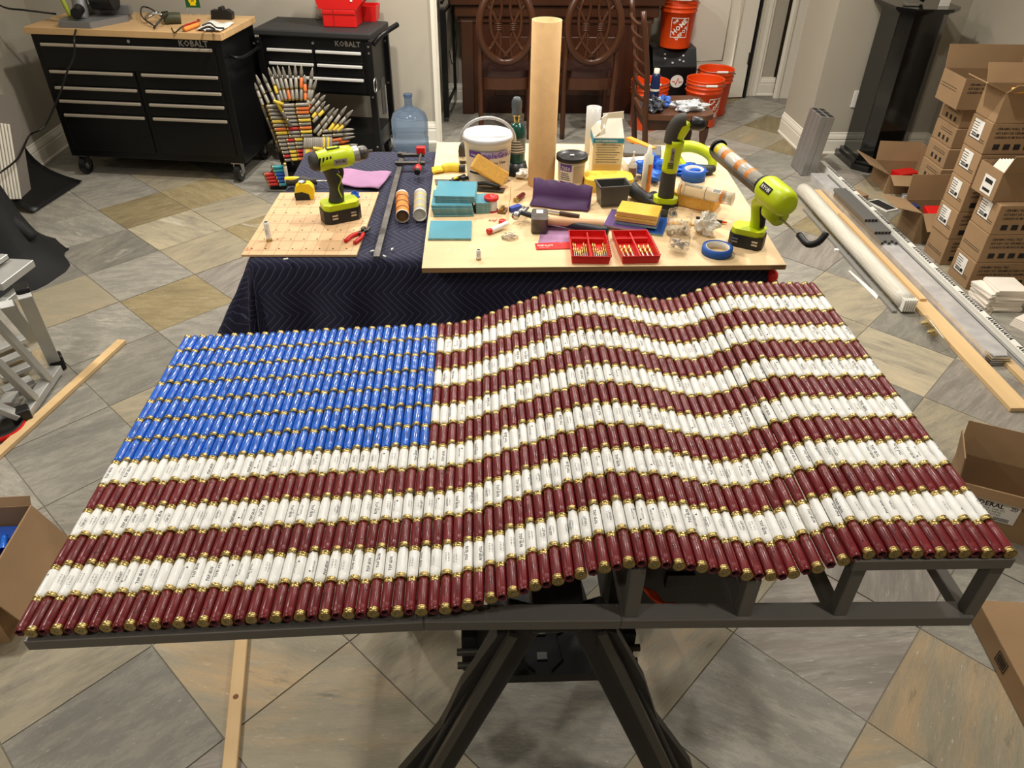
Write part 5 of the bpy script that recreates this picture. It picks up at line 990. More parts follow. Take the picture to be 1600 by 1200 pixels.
# ---------------------------------------------------------------- buckets and black pulse box
def hd_pail(loc, label, logo=0, flip=0, bail=1.2, rz=0):
    t = pail('orange_pail', label, loc, .128, .150, .37, M_orange, ribs=True, bail=bail, hup='n', rz=rz, group='orange pails')
    if logo:
        mb = MB(); a0 = logo; wl = []
        n = 10
        for (zz0, zz1, aa0, aa1) in ((.09, .095, -28, 28), (.235, .24, -28, 28), (.09, .24, -28, -26.5), (.09, .24, 26.5, 28)):
            wraplab(mb, .1355 + (zz0) * .046, zz0, zz1, a0 + aa0, a0 + aa1, M_white, n, r2=.1355 + zz1 * .046)
        for txt, h, ox, oz in (('THE', .026, -.036, .045), ('HOME', .052, -.002, .008), ('DEPOT', .040, .022, -.042)):
            vs, fs, wd = text_mesh(txt, .03); out = []; ca, sa = math.cos(.78), math.sin(.78)
            for x, y in vs:
                X, Y = (x - wd / 2) * h, (y - .35) * h; U, V = X * ca - Y * sa + ox, X * sa + Y * ca + oz; zz = .165 + V; r_ = .1365 + zz * .046; a_ = math.radians(a0) + U / r_
                out.append((r_ * math.sin(a_), -r_ * math.cos(a_), zz))
            mb.add(out, fs, M_white)
        build('printed_logo', mb, t)
    return t
pb_ = atY(1050, 140, 6.56); bxp = thing('pulse_machine', 'black metal machine with sloped top and round white badge with a red pulse line', 'machine', (pb_.x, 6.56, 0)); bxp.scale = (1.03, .9, .95)
build('housing', MB().prism([(0, 0), (.36, 0), (.36, .555), (.12, .555), (0, .42)], -.18, .18, M_blackm, Matrix(((0, 0, 1, 0), (1, 0, 0, 0), (0, 1, 0, 0), (0, 0, 0, 1)))), bxp, bevel=.008)
mb = MB(); mb.lathe([(0, 0), (.054, 0)], 28, M_white, (.03, -.002, .30), (0, -1, 0)); build('round_badge', mb, bxp); mb = MB(); mb.tube([(-.01, -.004, .30), (.01, -.004, .30), (.022, -.004, .272), (.038, -.004, .33), (.052, -.004, .29), (.072, -.004, .30)], .0035, M_red, 6, 1); build('pulse_line', mb, bxp)
mb = MB(); 
for x, y in ((-.08, .48), (-.02, .45), (.04, .47), (.07, .5), (-.08, .51), (.07, .46)): mb.box((x, (y - .42) * .89 - .004, y), (.016, .006, .014), M_steel, RX(-.72))
build('switches', mb, bxp)
hd_pail((pb_.x + .01, 6.73, .53), 'orange pail with diagonal white lettering stacked on the black machine', logo=-4)
o = hd_pail((pb_.x + .01, 6.73, .585), 'orange pail nested in the top of the lettered pail, only its rim showing', bail=None)
c = at(1103, 122, .37); hd_pail((c.x, c.y, 0), 'front orange pail with empty top on the floor right of the chair', logo=35, bail=1.35)
c = at(1120, 112, .37); hd_pail((c.x + .03, c.y + .12, 0), 'rear orange pail half hidden behind the front pail on the floor')
c = at(1016, 124, .37); hd_pail((c.x, c.y - .02, 0), 'orange pail behind the ladder back chair, left of the black machine')
# black rack by the wall end
rk = thing('black_metal_rack', 'tall narrow black metal rack with wires by the end of the wall', 'rack', (-.29, 6.35, 0))
build('side_panel', MB().bb(-.012, .03, 0, .10, .04, .86, M_blackm), rk)
for y, x in ((.5, .06),): build('post', MB().bb(x, x + .025, y, y + .025, .12, 1.0, M_blackm), rk)
for z in (.14, .84): build('crossbar', MB().bar((.02, .05, z), (.07, .51, z), .02, .02, M_blackm), rk)
build('frame_top', MB().bar((0, .05, .9), (0.06, .5, .97), .02, .02, M_blackm), rk); build('hanging_wire', MB().tube([(.04, .3, .9), (.08, .35, .7), (.10, .38, .5), (.06, .36, .38), (.04, .3, .5)], .004, M_black, 6, 5), rk)
# ---------------------------------------------------------------- black glossy pedestal
M_gloss = mat('black_gloss_lacquer', (10, 10, 10), .08, coat=.5)
pd = thing('black_pedestal', 'tall glossy black pedestal cabinet in the corner beside the pillar', 'pedestal', (2.93, 5.38, 0))
def oct_(w, c_): return [(-w + c_, -w), (w - c_, -w), (w, -w + c_), (w, w), (-w, w), (-w, -w + c_)]
build('shaft', MB().prism(oct_(.165, .07), .07, 1.05, M_gloss), pd, bevel=.003); build('plinth', MB().prism(oct_(.205, .09), 0, .045, M_gloss).prism(oct_(.185, .08), .045, .075, M_gloss), pd, bevel=.006); build('cap', MB().prism(oct_(.19, .08), 1.05, 1.065, M_gloss).prism(oct_(.215, .09), 1.065, 1.085, M_gloss), pd, bevel=.004)
o = thing('framed_card', 'small white printed card standing on the black pedestal', 'card', (3.03, 5.26, 1.087), .05); build('card', MB().bb(-.035, .035, 0, .004, 0, .10, M_white), o); build('printing', MB().bb(-.02, .02, -.001, 0, .04, .075, mat('grey_print', (110, 100, 90), .7)), o)
o = thing('glass_ornament', 'clear glass ornament on a silver base on the black pedestal', 'ornament', (2.82, 5.28, 1.087)); build('base', MB().bb(-.045, .045, -.02, .03, 0, .018, M_steel), o, bevel=.003); build('glass_block', MB().prism([(-.035, 0), (.035, 0), (.02, .09), (-.02, .1)], -.01, .015, M_clear, TR(0, 0, .018) @ RX(PI / 2)), o)
o = tag(build('dark_figurine', MB().tube([(0, 0, 0), (.02, 0, .05), (-.02, .0, .09), (.01, 0, .14)], .02, M_gloss, 8)), 'dark lumpy figurine in the middle of the black pedestal top', 'figurine'); o.location = (2.93, 5.38, 1.10)
# ---------------------------------------------------------------- cartons of wall tile
M_label = mat('white_paper_label', (232, 228, 220), .6); M_tan = mat('tan_packing_tape', (166, 126, 84), .35)
def carton(loc, w, d, h, label, rz=0, lab=True, txt=True, group='wall tile cartons', bands=True):
    t = thing('tile_carton', label, 'carton', loc, rz, group)   # origin = front left bottom corner; x to the right, y away
    build('carton_body', MB().bb(0, w, 0, d, 0, h, M_card), t, bevel=.003)
    mb = MB()
    for k in range(2): mb.box((-.0008, d * .5, h * (.38 - k * .07)), (.0008, d * .8, .0022), M_ink)
    if txt:
        F_ = lambda z, h_, s: mb.text(s, h_, TR(.03, -.0008, z) @ RX(PI / 2), M_ink, center=False, bold=.02)
        F_(h * .84, .017, 'CERAMIC WALL TILE'); F_(h * .70, .017, 'AZULEJO DE CERAMICA PARA PARED'); F_(h * .56, .017, 'CARREAUX MURAUX EN CERAMIQUE')
        if bands:
            for k in range(5): mb.box((.06 + k * .055, -.0008, h * .25), (.034, .0012, .028), M_ink)
    build('printing', mb, t)
    if lab:
        lb = MB(); X = TR(-.0015, d * .58, h * .62) @ RZ(-PI / 2) @ RX(PI / 2); lb.X = X; lb.box((0, 0, 0), (d * .48, h * .58, .001), M_label)
        for k in range(6): lb.box((-.02 + (k % 2) * .004, h * .20 - k * .013, .001), (d * .3 * (1 - .12 * (k % 3)), .003, .0008), M_ink)
        for k in range(9): lb.box((-d * .16 + k * .006, -h * .19, .001), (.0025, .016, .0008), M_ink)
        lb.box((d * .13, -h * .17, .001), (.02, .018, .0008), M_ink); build('paper_label', lb, t)
    return t
pos = ('at the bottom', 'second from the floor', 'third from the floor', 'fourth from the floor', 'at the top')
for k in range(3): carton((2.612 + .004 * k, 3.457, k * .160), .42, .188, .158, 'brown tile carton of the front stack beside the white tiles, ' + pos[k], rz=.0, lab=k != 1)
for k in range(5): carton((2.612 + random.uniform(-.004, .004), 3.742, k * .160), .42, .185, .158, 'brown tile carton of the middle stack behind the front stack, ' + pos[k], lab=k > 0)
def open_carton(name, label, loc, rz, w, d, h, flaps, cat='open box', m=None, t=.004, group=None):
    """origin = centre of base; flaps = {side: (angle from vertical-outwards, length)} for l r f b"""
    m = m or M_card; r = thing(name, label, cat, loc, rz, group)
    mb = MB(); openbox(mb, w / 2, d / 2, w / 2, d / 2, h, t, m, .004); build('box_walls', mb, r)
    for s_, (ang, L) in flaps.items():
        X = {'l': TR(-w / 2, 0, h) @ RZ(PI / 2), 'r': TR(w / 2, 0, h) @ RZ(-PI / 2), 'f': TR(0, -d / 2, h) @ RZ(PI), 'b': TR(0, d / 2, h)}[s_]
        ln = d if s_ in 'lr' else w
        f = MB(); f.X = X @ RX(-ang); f.box((0, 0, L / 2), (ln - .006, t, L), m); build('flap', f, r)
    return r
# open one on top of front stack with tiles standing in it
b_ = open_carton('open_tile_carton', 'open tile carton with a row of white tile edges on top of the front stack', (2.79, 3.60, .481), .02, .40, .19, .15, {'f': (.35, .10), 'r': (.5, .09)}, cat='open carton')
for k in range(9):
    o = build('standing_tile', MB().box((0, 0, 0), (.008, .15, .15), M_cer)); o.location = (2.64 + k * .0165, 3.60, .575); o.rotation_euler = (0, .45, 0); tag(o, 'white tile on edge in the open carton on the front stack, ' + (('leftmost' if k == 0 else 'rightmost' if k == 8 else ORD[k] + ' from the left')), 'tile', 'tiles standing in the open carton')
mb = MB(); 
lb = MB(); lb.X = TR(-.2015, -.02, .06) @ RZ(-PI / 2) @ RX(PI / 2); lb.box((0, 0, 0), (.09, .09, .001), M_label); lb.box((0, -.025, .001), (.06, .014, .001), M_ink); lb.box((0, .02, .001), (.06, .02, .001), M_ink); build('paper_label', lb, b_)
# open one on top of middle stack
b_ = open_carton('open_tile_carton', 'open tile carton with spread flaps on top of the middle stack', (2.83, 3.835, .801), -.02, .42, .19, .15, {'b': (.5, .10), 'l': (1.2, .12), 'f': (.9, .08)}, cat='open carton')
sp_ = MB(); sp_.tube([(-.18, -.08, .155), (-.12, -.10, .165), (-.06, -.09, .155)], .016, mat('orange_glove', (236, 170, 70), .6), 8); build('orange_wrapper', sp_, b_)
# far stack
c0 = atY(1461, 240, 4.25)
for k in range(4):
    t = thing('long_tile_carton', 'flat brown tile carton of the far stack near the pedestal, ' + pos[k], 'carton', (2.66 + k * .012, 4.02 + k * .015, .22 + k * .118), -.02, 'far stack cartons'); build('carton_body', MB().bb(0, .36, 0, .24, 0, .116, M_card), t, bevel=.003); mb = MB()
    for q in range(3): mb.box((-.0008, .06 + q * .05, .035), (.0008, .022, .026), M_ink)
    for q in range(2): mb.box((-.0008, .10, .085 - q * .012), (.0008, .14, .0025), M_ink)
    build('printing', mb, t)
t = thing('base_carton', 'tall brown carton at the foot of the far stack', 'carton', (2.66, 4.02, 0), -.02); build('carton_body', MB().bb(0, .36, 0, .24, 0, .218, M_card), t, bevel=.003)
b_ = open_carton('open_tile_carton', 'wide open tile carton with raised rear flap on the far stack', (2.90, 4.20, .696), -.03, .46, .26, .17, {'b': (.25, .13), 'r': (-.2, .1)}, cat='open carton')
mb = MB(); 
for k, s in enumerate(('CERAMIC WALL TILE', 'AZULEJO DE CERAMICA PARA', 'CARREAUX MURAUX EN')): mb.text(s, .017, TR(-.2, -.1312, .14 - k * .022) @ RX(PI / 2), M_ink, center=False, bold=.02)
mb.box((-.2308, .02, .10), (.001, .18, .002), M_ink); mb.box((-.2308, .02, .085), (.001, .18, .002), M_ink); build('printing', mb, b_)
# open boxes on the floor
b1 = open_carton('cardboard_box', 'low open cardboard box with flaps down in front of the black pedestal', (2.93, 4.93, 0), -.10, .30, .30, .13, {'l': (1.15, .16), 'f': (1.9, .11), 'b': (.15, .13), 'r': (-.1, .13)})
o = tag(build('red_package', MB().box((0, 0, .05), (.16, .1, .08), M_red), bevel=.004), 'red package inside the low open box by the pedestal', 'package'); o.location = (2.97, 4.97, .005); o.rotation_euler[2] = .3
b2 = open_carton('cardboard_box', 'taller open cardboard box with wide flaps beside the middle stack', (2.62, 4.27, 0), .0, .26, .22, .19, {'l': (1.35, .17), 'f': (2.2, .12), 'b': (.1, .15)})
b2.location.x = 2.72; b2.location.y = 4.13
for q in bpy.data.objects:
    if q.name.startswith(('long_tile_carton', 'base_carton')): q.location.x += .155; q.location.y += .32
for q in bpy.data.objects:
    if q.get('label', '').startswith('wide open tile carton'): q.location.x += .1; q.location.y += .26
o = tag(build('red_package', MB().box((0, 0, 0), (.09, .09, .03), M_red, RX(.3)), bevel=.003), 'red package in the taller open box beside the middle stack', 'package'); o.location = (2.71, 4.11, .16)
o = tag(build('navy_package', MB().box((0, 0, 0), (.08, .06, .03), mat('navy_card', (34, 44, 92), .6)), bevel=.003), 'navy package behind the red package in the taller open box', 'package'); o.location = (2.61, 4.19, .16)
o = tag(build('clear_bag', MB().prism([(-.03, -.02), (.035, -.015), (.02, .03), (-.02, .025)], 0, .03, M_bag), bevel=.006), 'small clear bag at the corner of the low open box', 'plastic bag'); o.location = (2.87, 4.70, .0)
o = thing('flat_picture', 'black and white flat frame lying between the two open boxes', 'frame', tuple(at(1378, 322, 0)), -1.2); build('picture_border', MB().bb(-.09, .09, -.05, .05, 0, .008, M_white), o); build('black_inset', MB().bb(-.078, .078, -.040, .040, .008, .010, M_ink), o)
o = tag(build('small_card', MB().bb(-.05, .05, -.03, .03, 0, .03, M_card)), 'small flat brown card box behind the lettered strip', 'box'); o.location = at(1342, 308, 0); o.rotation_euler[2] = -1.3
# ---------------------------------------------------------------- stacks of loose white tiles
for s_, (cx, cy, n, rz, zz) in enumerate(((2.70, 3.33, 14, -.06, 0), (2.615, 3.34, 11, .1, 0))):
    for k in range(n):
        w_ = .152 if s_ == 0 else .06
        o = build('white_tile', MB().bb(-w_ / 2, w_ / 2, -.076, .076, 0, .0082, M_cer)) if k == 0 else wt.copy()
        if k == 0: wt = o
        else: C.objects.link(o)
        o.location = (cx + random.uniform(-.006, .006), cy - .035 + random.uniform(-.006, .006), zz + k * .0088); o.rotation_euler[2] = rz + random.uniform(-.07, .07)
        side_ = 'square white tile' if s_ == 0 else 'narrow cut white tile'
        tag(o, side_ + (' of the loose floor stack by the cartons' if s_ == 0 else ' of the small stack beside the square tiles') + ', ' + ordl(k, n), 'tile', 'loose %s tiles' % ('square' if s_ == 0 else 'cut'))
P0 = at(1598, 500, .05)
for k in range(5):
    o = wt.copy(); C.objects.link(o); o.scale = (2.4, 1, 1); o.location = (P0.x + .07 + k * .003, P0.y + .0, .075 + 0); o.rotation_euler = (0, 0, 0); o.location.z = .0 + k * .0088; o.rotation_euler[2] = .5
    tag(o, 'white tile of the low stack at the right picture edge, ' + ordl(k, 5), 'tile', 'tiles at the right edge')
# ---------------------------------------------------------------- metal, timber and trims on the floor at the right
def along(name, label, cat, p, q, w_, h_, m, z=0, group=None, bevel=.001, up=0):
    a = at(p[0], p[1], z); b = at(q[0], q[1], z + up * 0); L = (b - a).length
    o = build(name, MB().box((L / 2, 0, h_ / 2), (L, w_, h_), m), bevel=bevel, seg=1); o.location = (a.x, a.y, z); o.rotation_euler = (0, 0, yaw(a, b))
    if label: tag(o, label, cat, group)
    return o
def gx(name, label, cat, x0, x1, y0, y1, z0, z1, m, group=None, bevel=.001):
    o = build(name, MB().bb(-(x1 - x0) / 2, (x1 - x0) / 2, -(y1 - y0) / 2, (y1 - y0) / 2, 0, z1 - z0, m), bevel=bevel, seg=1); o.location = ((x0 + x1) / 2, (y0 + y1) / 2, z0)
    return tag(o, label, cat, group)
gx('pine_board', 'long pine board lying lowest on the floor left of the metal bundle', 'board', 2.235, 2.325, 2.40, 4.82, .0, .02, M_pine)
gx('pine_strip', 'shorter pine strip lying on the long pine board', 'board', 2.278, 2.312, 3.3, 4.4, .021, .035, M_pine)
gx('pine_board', 'second pine board emerging from under the foil wrapped bundle', 'board', 2.41, 2.47, 2.40, 3.25, 0, .02, M_pine)
M_foil = mat('foil_wrap', (206, 204, 202), .3, .3, var=.15, vscale=14, bump=.6, bscale=25)
mb = MB(); mb.prism([(-.05, 0), (.05, 0), (.05, 1.0), (.05, 2.42), (.028, 2.47), (-.028, 2.47), (-.05, 2.42)], 0, .05, M_foil, TR(0, 0, 0) @ RZ(PI))
fo = thing('foil_bundle', 'long foil wrapped bundle of metal strips with pointed near end', 'metal bundle', (2.385, 5.22, .0), 0); build('wrapped_body', mb, fo, bevel=.004)
fo.location.y = 5.05; fo.scale = (1, .931, 1)
for k in range(4): build('strip_end', MB().bb(-.045, .045, -2.478 - k * .001, -2.40, .002 + k * .012, .010 + k * .012, M_steel), fo)
gx('long_grey_strip', 'dark grey flat strip beneath the white lettered strip', 'strip', 2.532, 2.575, 2.75, 5.25, 0, .02, mat('grey_foam', (104, 102, 98), .7))
for k in range(2): gx('trim_rail', ('left' if k == 0 else 'right') + ' one of two thin silver rails between the foil bundle and the lettered strip', 'rail', 2.452 + k * .028, 2.472 + k * .028, 2.6, 5.1, 0, .022, M_silver, 'silver rails')
tv = thing('lettered_strip', 'long white strip printed with a row of black letters', 'strip', (2.512, 2.55, 0)); Ls = 2.75; build('strip_body', MB().bb(-.017, .017, 0, Ls, .0, .05, M_white), tv, bevel=.002)
mb = MB(); y = .0; 
while y < Ls - .2: mb.text('AVAVAVAVA', .036, TR(0, y + .17, .0512) @ RZ(-PI / 2) @ TR(0, 0.0, 0), M_ink, bold=.03); y += .262
build('printed_letters', mb, tv)
LR = ('leftmost', 'second from left', 'third from left', 'fourth from left', 'rightmost')
M_tubeg = mat('grey_steel_tube', (140, 138, 134), .35, .55)
def sqtube(x, y0, y1, z, label):
    w_ = .019; t = build('square_tube', MB().bb(-w_ / 2, w_ / 2, 0, y1 - y0, 0, w_, M_tubeg), bevel=.0012, seg=1); t.location = (x, y0, z); tag(t, label, 'tube', 'short steel tubes')
    build('open_end', MB().bb(-w_ / 2 + .003, w_ / 2 - .003, -.0004, .002, .003, w_ - .003, M_ink), t)
for k in range(5): sqtube(2.335 + k * .0205, 3.90 + (k % 2) * .02, 4.62, .051, 'short square steel tube in the lower layer on the foil wrap, ' + LR[k])
for k in range(5): sqtube(2.335 + k * .0205, 4.00 + k * .0, 4.62, .071, 'short square steel tube in the middle layer on the foil wrap, ' + LR[k])
for k in range(4): sqtube(2.325 + k * .0205, 4.13, 4.62, .091, 'short square steel tube in the top layer on the foil wrap, ' + (LR[k] if k < 3 else 'rightmost'))
wp_ = thing('wrapped_trim_bundle', 'bundle of white trim wrapped in clear plastic film on the floor', 'trim bundle', (2.175, 3.22, 0), math.radians(-.0))
M_wrap = mat('wrapped_white_trim', (206, 200, 186), .3, var=.12, vscale=8, stretch=(4, .4, 4), bump=.8, bscale=30)
mb = MB(); mb.tube([(.0, .02, .045), (.0, .5, .045), (.0, 1.0, .046), (.005, 1.45, .045), (.01, 1.58, .03)], lambda t: .046 if t < .93 else .046 - (t - .93) * .35, M_wrap, 14, 4); build('plastic_wrap', mb, wp_)
for k in range(6): build('trim_end', MB().bb(-.034 + k * .012, -.028 + k * .012, -.012, .03, .012, .078, M_white), wp_)
build('flat_strip', MB().bb(-.075, -.05, .0, 1.3, 0, .012, M_silver), wp_)
o = thing('silver_box_section', 'bundle of upright silver rectangular tubes standing on the floor by the pillar', 'steel tubes', (2.335, 5.20, 0), .0); o.rotation_euler = (0, .10, 0)
for i in range(2):
    for j in range(3):
        tt = MB(); x0, y0 = -.035 + i * .052, -.07 + j * .07; tt.bb(x0, x0 + .05, y0, y0 + .068, 0, .42, M_silver); tb2_ = build('upright_tube', tt, o, bevel=.002, seg=1); build('open_end', MB().bb(x0 + .005, x0 + .045, y0 + .005, y0 + .063, .4195, .4206, M_ink), tb2_)
ct = thing('shell_filled_tube', 'clear plastic tube filled with brass shells lying against the pine board', 'clear tube', tuple(at(1443, 500, .03)), 0); a = at(1443, 500, .03); b = at(1472, 540, .03); ct.rotation_euler[2] = yaw(a, b); L = (b - a).length
build('tube_wall', MB().lathe([(0, 0), (.03, 0), (.03, L), (.031, L), (.031, L + .01), (0, L + .01)], 20, M_clear, axis=(1, 0, 0)), ct)
for k in range(5): build('brass_shell', MB().cyl((.02 + k * .028, -.012 + .01 * (k % 3), -.01), (.03 + k * .028, .012, .006), .009, m=M_brass, seg=10), ct)
build('ribbon', MB().bar((.05, 0, .0305), (L - .02, .004, .0305), .004, .0006, M_white), ct)
o = tag(build('foam_scrap', MB().prism([(-.02, -.01), (.02, -.012), (.025, .01), (-.015, .014)], 0, .01, M_white), bevel=.003), 'white foam scrap on the floor left of the wrapped trim', 'scrap'); o.location = at(1308, 392, 0)
o = tag(build('plastic_shard', MB().prism([(-.16, -.004), (.16, -.02), (.12, .012), (-.16, .006)], 0, .004, M_white)), 'thin pale plastic shard on the floor left of the wrapped trim', 'scrap'); o.location = at(1350, 445, 0); o.rotation_euler[2] = -1.45
# ---------------------------------------------------------------- cardboard at the right foreground
fb = open_carton('labelled_box', 'open brown ammunition box with white printed label and raised flap at the right', (1.848, 1.765, 0), -.44, .44, .17, .20, {'b': (.35, .12), 'l': (.15, .10), 'f': (2.75, .035)}, cat='open box')
lb = MB(); lb.X = TR(-.10, -.0875, .118) @ RX(PI / 2); lb.box((0, 0, 0), (.17, .085, .001), M_label); lb.text('FEDERAL', .026, TR(-.015, .026, .001), M_ink, bold=.025)
for k in range(3): lb.tube([(.056 + k * .007, .018, .0012), (.062 + k * .007, .026, .0012), (.056 + k * .007, .034, .0012)], .0012, M_ink, 4, 3)
for k, s in enumerate(('TGL12 8  1145 FPS', '12 GA 2 3/4 IN', 'TARGET LOAD')): lb.text(s, .011, TR(0, .008 - k * .011, .001), M_ink)
for k in range(12): lb.box((.022 + k * .004, -.031, .001), (.0018, .015, .001), M_ink)
lb.box((-.03, -.031, .001), (.03, .014, .001), M_ink); build('printed_label', lb, fb)
def plane_z(u, v, X): r = ray(u, v); t = X / r.x; return HCAM + r.z * t, r.y * t
a = at(1510, 972, 0); b = at(1600, 1150, 0)
lbx = thing('large_flat_box', 'large closed brown cardboard box with barcode mark at the right edge in front', 'cardboard box', (a.x + .012, a.y, 0), yaw(b, a)); L = (a - b).length
zt_, _ = plane_z(1600, 1053, b.x + .02)
build('box_body', MB().bb(-.9, .02, -.75, 0, 0, .085, M_card), lbx, bevel=.004); mb = MB(); X = TR(-.17, .0012, .045) @ RZ(PI) @ RX(PI / 2); mb.X = X; mb.box((0, .02, 0), (.05, .002, .001), M_ink); mb.box((0, -.02, 0), (.05, .002, .001), M_ink); mb.box((.025, 0, 0), (.002, .04, .001), M_ink); mb.box((-.025, 0, 0), (.002, .04, .001), M_ink)
for k in range(7): mb.box((-.018 + k * .006, 0, 0), (.0028, .030, .001), M_ink)
build('barcode_mark', mb, lbx); build('tape_seam', MB().bb(-.9, .02, -.4, -.37, .0855, .0862, M_tan), lbx)
# left foreground box with blue shells
lf = open_carton('cardboard_box', 'open cardboard box of loose blue shells at the left edge in front', (-1.65, 1.54, 0), .05, .46, .34, .23, {'r': (2.75, .17), 'b': (.5, .03)})
for k in range(14):
    o = build('blue_shell', HM[('b', 0)]) if k == 0 else bs0.copy()
    if k == 0: bs0 = o
    else: C.objects.link(o)
    bx_, by_, bz_ = -1.49 - (k % 4) * .055, 1.47 + (k // 4) * .05, .035 + (k % 3) * .001
    o.location = (bx_, by_, bz_ - .02); o.rotation_euler = (0, 0, (k * 1.7) % 3.1 * .15 + .1); tag(o, 'loose blue shotgun shell in the cardboard box at the left edge', 'shotgun shell', 'loose blue shells in the left box')
for q in [x for x in bpy.data.objects if x.name.startswith('blue_shell')]: q.location.z += .15
build('shell_heap_bed', MB().bb(-.22, .22, -.16, .16, .005, .152, mat('blue_shell_mass', (24, 70, 160), .5, bump=1, bscale=30)), lf)
# ---------------------------------------------------------------- timber strips, ladder, black cloth at the left
def strip_(name, label, p, q, w_, h_):
    a = at(*p, h_); b = at(*q, h_); L = (b - a).length; o = build(name, MB().bb(0, L, -w_ / 2, w_ / 2, 0, h_, M_pine), bevel=.002, seg=1); o.location = (a.x, a.y, 0); o.rotation_euler[2] = yaw(a, b); return tag(o, label, 'timber strip')
strip_('timber_strip', 'pale pine strip lying diagonally on the floor at the left by the ladder', (190, 530), (-60, 757), .040, .02)
a = at(378, 985, .02); o = build('timber_strip', MB().bb(-.0185, .0185, 0, 1.3, 0, .02, M_pine), bevel=.002, seg=1); b = at(358, 1200, .02); d = (b - a).normalized(); o.location = tuple(b + d * .25)[:2] + (0,); o.rotation_euler[2] = yaw(b, a) - PI / 2; tag(o, 'pine strip on the floor running under the front edge of the flag', 'timber strip')
build('knot', MB().lathe([(0, .0202), (.008, .0202)], 12, mat('knot_brown', (120, 74, 40), .7), (0, .45, 0)), o)
M_alu = mat('brushed_aluminium', (178, 178, 174), .4, .35, var=.05)
ld = thing('aluminium_ladder', 'folded aluminium step ladder with black plastic feet at the left edge', 'ladder', tuple(at(85, 575, 0)))
o_ = at(85, 575, 0); lp_ = lambda u, v, z: at(u, v, z) - o_
def lbar(name, p, q, w_, t_, m=M_alu): build(name, MB().bar(lp_(*p), lp_(*q), w_, t_, m), ld, bevel=.002, seg=1)
lbar('leg', (38, 462, .50), (86, 568, .03), .05, .025); lbar('leg', (10, 475, .48), (55, 530, .10), .05, .03); lbar('base_bar', (88, 576, .03), (38, 648, .03), .05, .035)
lbar('rail', (-10, 500, .40), (76, 592, .05), .045, .025); lbar('rail', (-10, 562, .3), (52, 622, .05), .045, .025); lbar('rail', (-15, 632, .12), (30, 650, .04), .045, .025)
lbar('platform_edge', (-15, 448, .52), (36, 410, .52), .10, .03); lbar('platform_edge', (-10, 412, .56), (8, 400, .56), .03, .02); lbar('brace', (-5, 480, .46), (30, 452, .46), .035, .02); 
for k in range(5): lbar('rung', (-8 + k * 4, 548 + k * 21, .04), (44 + k * 2 if k < 4 else 20, 526 + k * 22, .04), .05, .02)
for nm, p, s_ in (('joint', (36, 455, .50), (.05, .07, .05)), ('joint', (88, 565, .035), (.06, .06, .07)), ('joint', (33, 648, .035), (.07, .06, .06))): build(nm, MB().box(lp_(*p), s_, M_black, RZ(.6)), ld, bevel=.008)
dsh = thing('black_red_dish', 'round black tray with red rim on the floor below the ladder', 'tray', tuple(at(2, 672, 0))); build('tray', MB().lathe([(0, .012), (.075, .012), (.085, .032), (.09, .032), (.085, .004), (0, 0)], 32, M_black), dsh); build('red_rim', MB().lathe([(.086, 0), (.095, .008), (.095, .02), (.088, .028)], 32, M_red), dsh)
M_bcl = mat('black_cloth', (14, 14, 15), .75, bump=.4, bscale=25)
def bag():
    n, seg = 22, 44; vs = []; R = random.Random(2)
    for j in range(n + 1):
        t = j / n; z = .80 * (1 - t) ** 1.15; rad = .08 + .22 * t ** 1.0 + (.03 * max(0, t - .85) / .15)
        for i in range(seg):
            a = 2 * PI * i / seg; f = 1 + .07 * math.sin(5 * a + 3 * t) + .03 * math.sin(11 * a + 8 * t) * t + .05 * math.sin(3 * a - 6 * t)
            ex = 1 + (.35 * max(0, math.cos(a + .9)) * t ** 6)
            vs.append((rad * f * ex * math.cos(a), rad * 1.15 * f * ex * math.sin(a), max(.004 if j == n else .012, z + .02 * math.sin(4 * a + 9 * t) * (1 - t))))
    mb = MB(); mb.add(vs, [((j + 1) * seg + i, (j + 1) * seg + (i + 1) % seg, j * seg + (i + 1) % seg, j * seg + i) for j in range(n) for i in range(seg)] + [tuple(range(seg))], M_bcl, True)
    return build('cloth_body', mb, bgt)
bgt = thing('black_cloth_heap', 'heap of black cloth draped upright on the floor at the left edge', 'cloth', (-2.70, 3.80, 0)); bag()
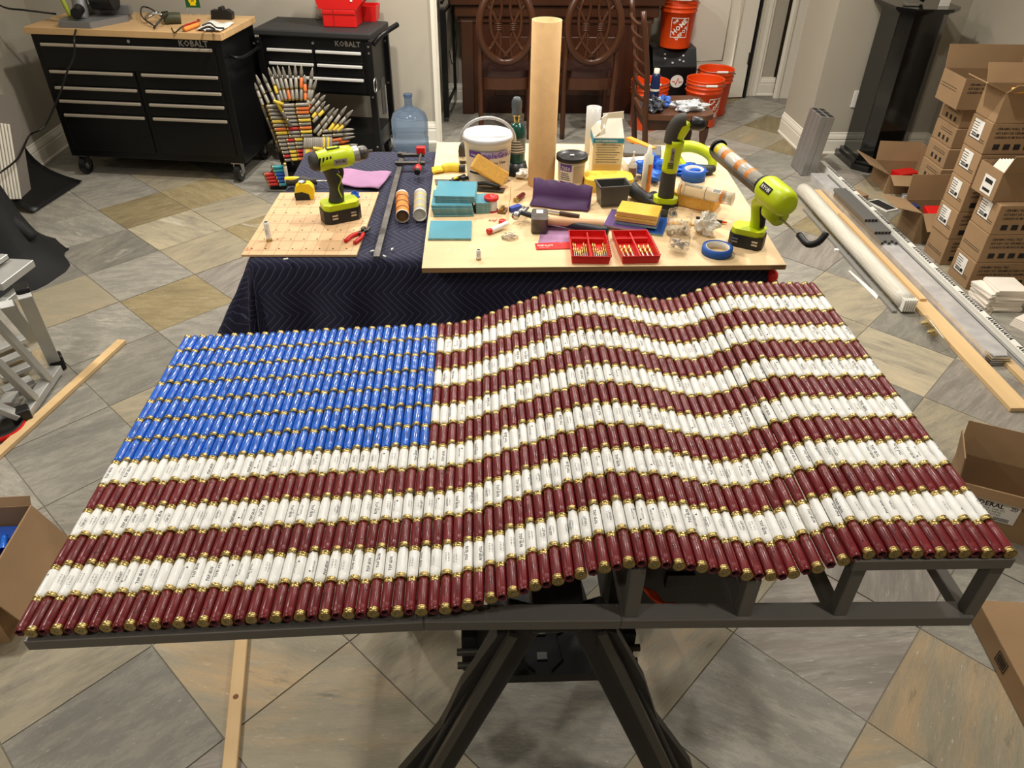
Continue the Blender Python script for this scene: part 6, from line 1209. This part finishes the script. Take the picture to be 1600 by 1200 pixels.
build('cloth_fold', MB().tube([(.12, .02, .30), (.22, .0, .24), (.29, -.01, .17)], lambda t: .05 - .02 * t, M_bcl, 10, 4), bgt)
mb = MB(); mb.prism([(-.3, -.40), (.12, -.28), (.30, .10), (.33, .2), (.1, .3), (-.2, .2)], .0, .008, M_bcl); build('cloth_skirt', mb, bgt, bevel=.002)
# black curved mat leaning on the left wall
mb = MB(); n = 12; T = [(-3.12, 4.72, .42), (-3.12, 5.16, .42)]; Bt = [(-2.80, 4.50, .012), (-2.72, 5.02, .012)]; vs = []
for j in range(n + 1):
    t = j / n
    for i in range(9):
        s_ = i / 8; p = Vector(T[0]).lerp(Vector(T[1]), s_); q = Vector(Bt[0]).lerp(Vector(Bt[1]), s_); v = p.lerp(q, t); bend = math.sin(t * PI) * -.10 * (1 if True else 0); vs.append((v.x + bend, v.y, max(.010, v.z + bend * .8)))
mb.add(vs, [(j * 9 + i, j * 9 + i + 1, (j + 1) * 9 + i + 1, (j + 1) * 9 + i) for j in range(n) for i in range(8)], mat('black_vinyl', (12, 12, 13), .45), True); o = build('black_mat', mb); sm = o.modifiers.new('s', 'SOLIDIFY'); sm.thickness = .004; tag(o, 'curved black vinyl mat leaning against the left wall beside the tool chest', 'mat')
# fluted white boards leaning in front of it
fbz = thing('fluted_board', 'grey white fluted trim board leaning by the left wall behind the black cloth', 'trim board', (-2.92, 4.42, 0), 0); 
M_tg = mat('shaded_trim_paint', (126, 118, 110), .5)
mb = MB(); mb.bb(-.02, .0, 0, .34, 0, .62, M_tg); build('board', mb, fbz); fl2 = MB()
for k in range(6): fl2.bb(-.0, .012, .02 + k * .034, .034 + k * .034, .0, .45, M_trim)
build('fluting', fl2, fbz, bevel=.003); fbz.rotation_euler = (math.radians(-22), 0, 0); fbz.location.z = .13
# stepped sill at the left wall
for k in range(3): tag(build('trim_%d' % (10 + k), MB().bb(-3.15, -3.08 + k * .03, 3.6, 4.95 - k * .05, .80 + k * .05, .83 + k * .05, M_trim)), kind='structure')
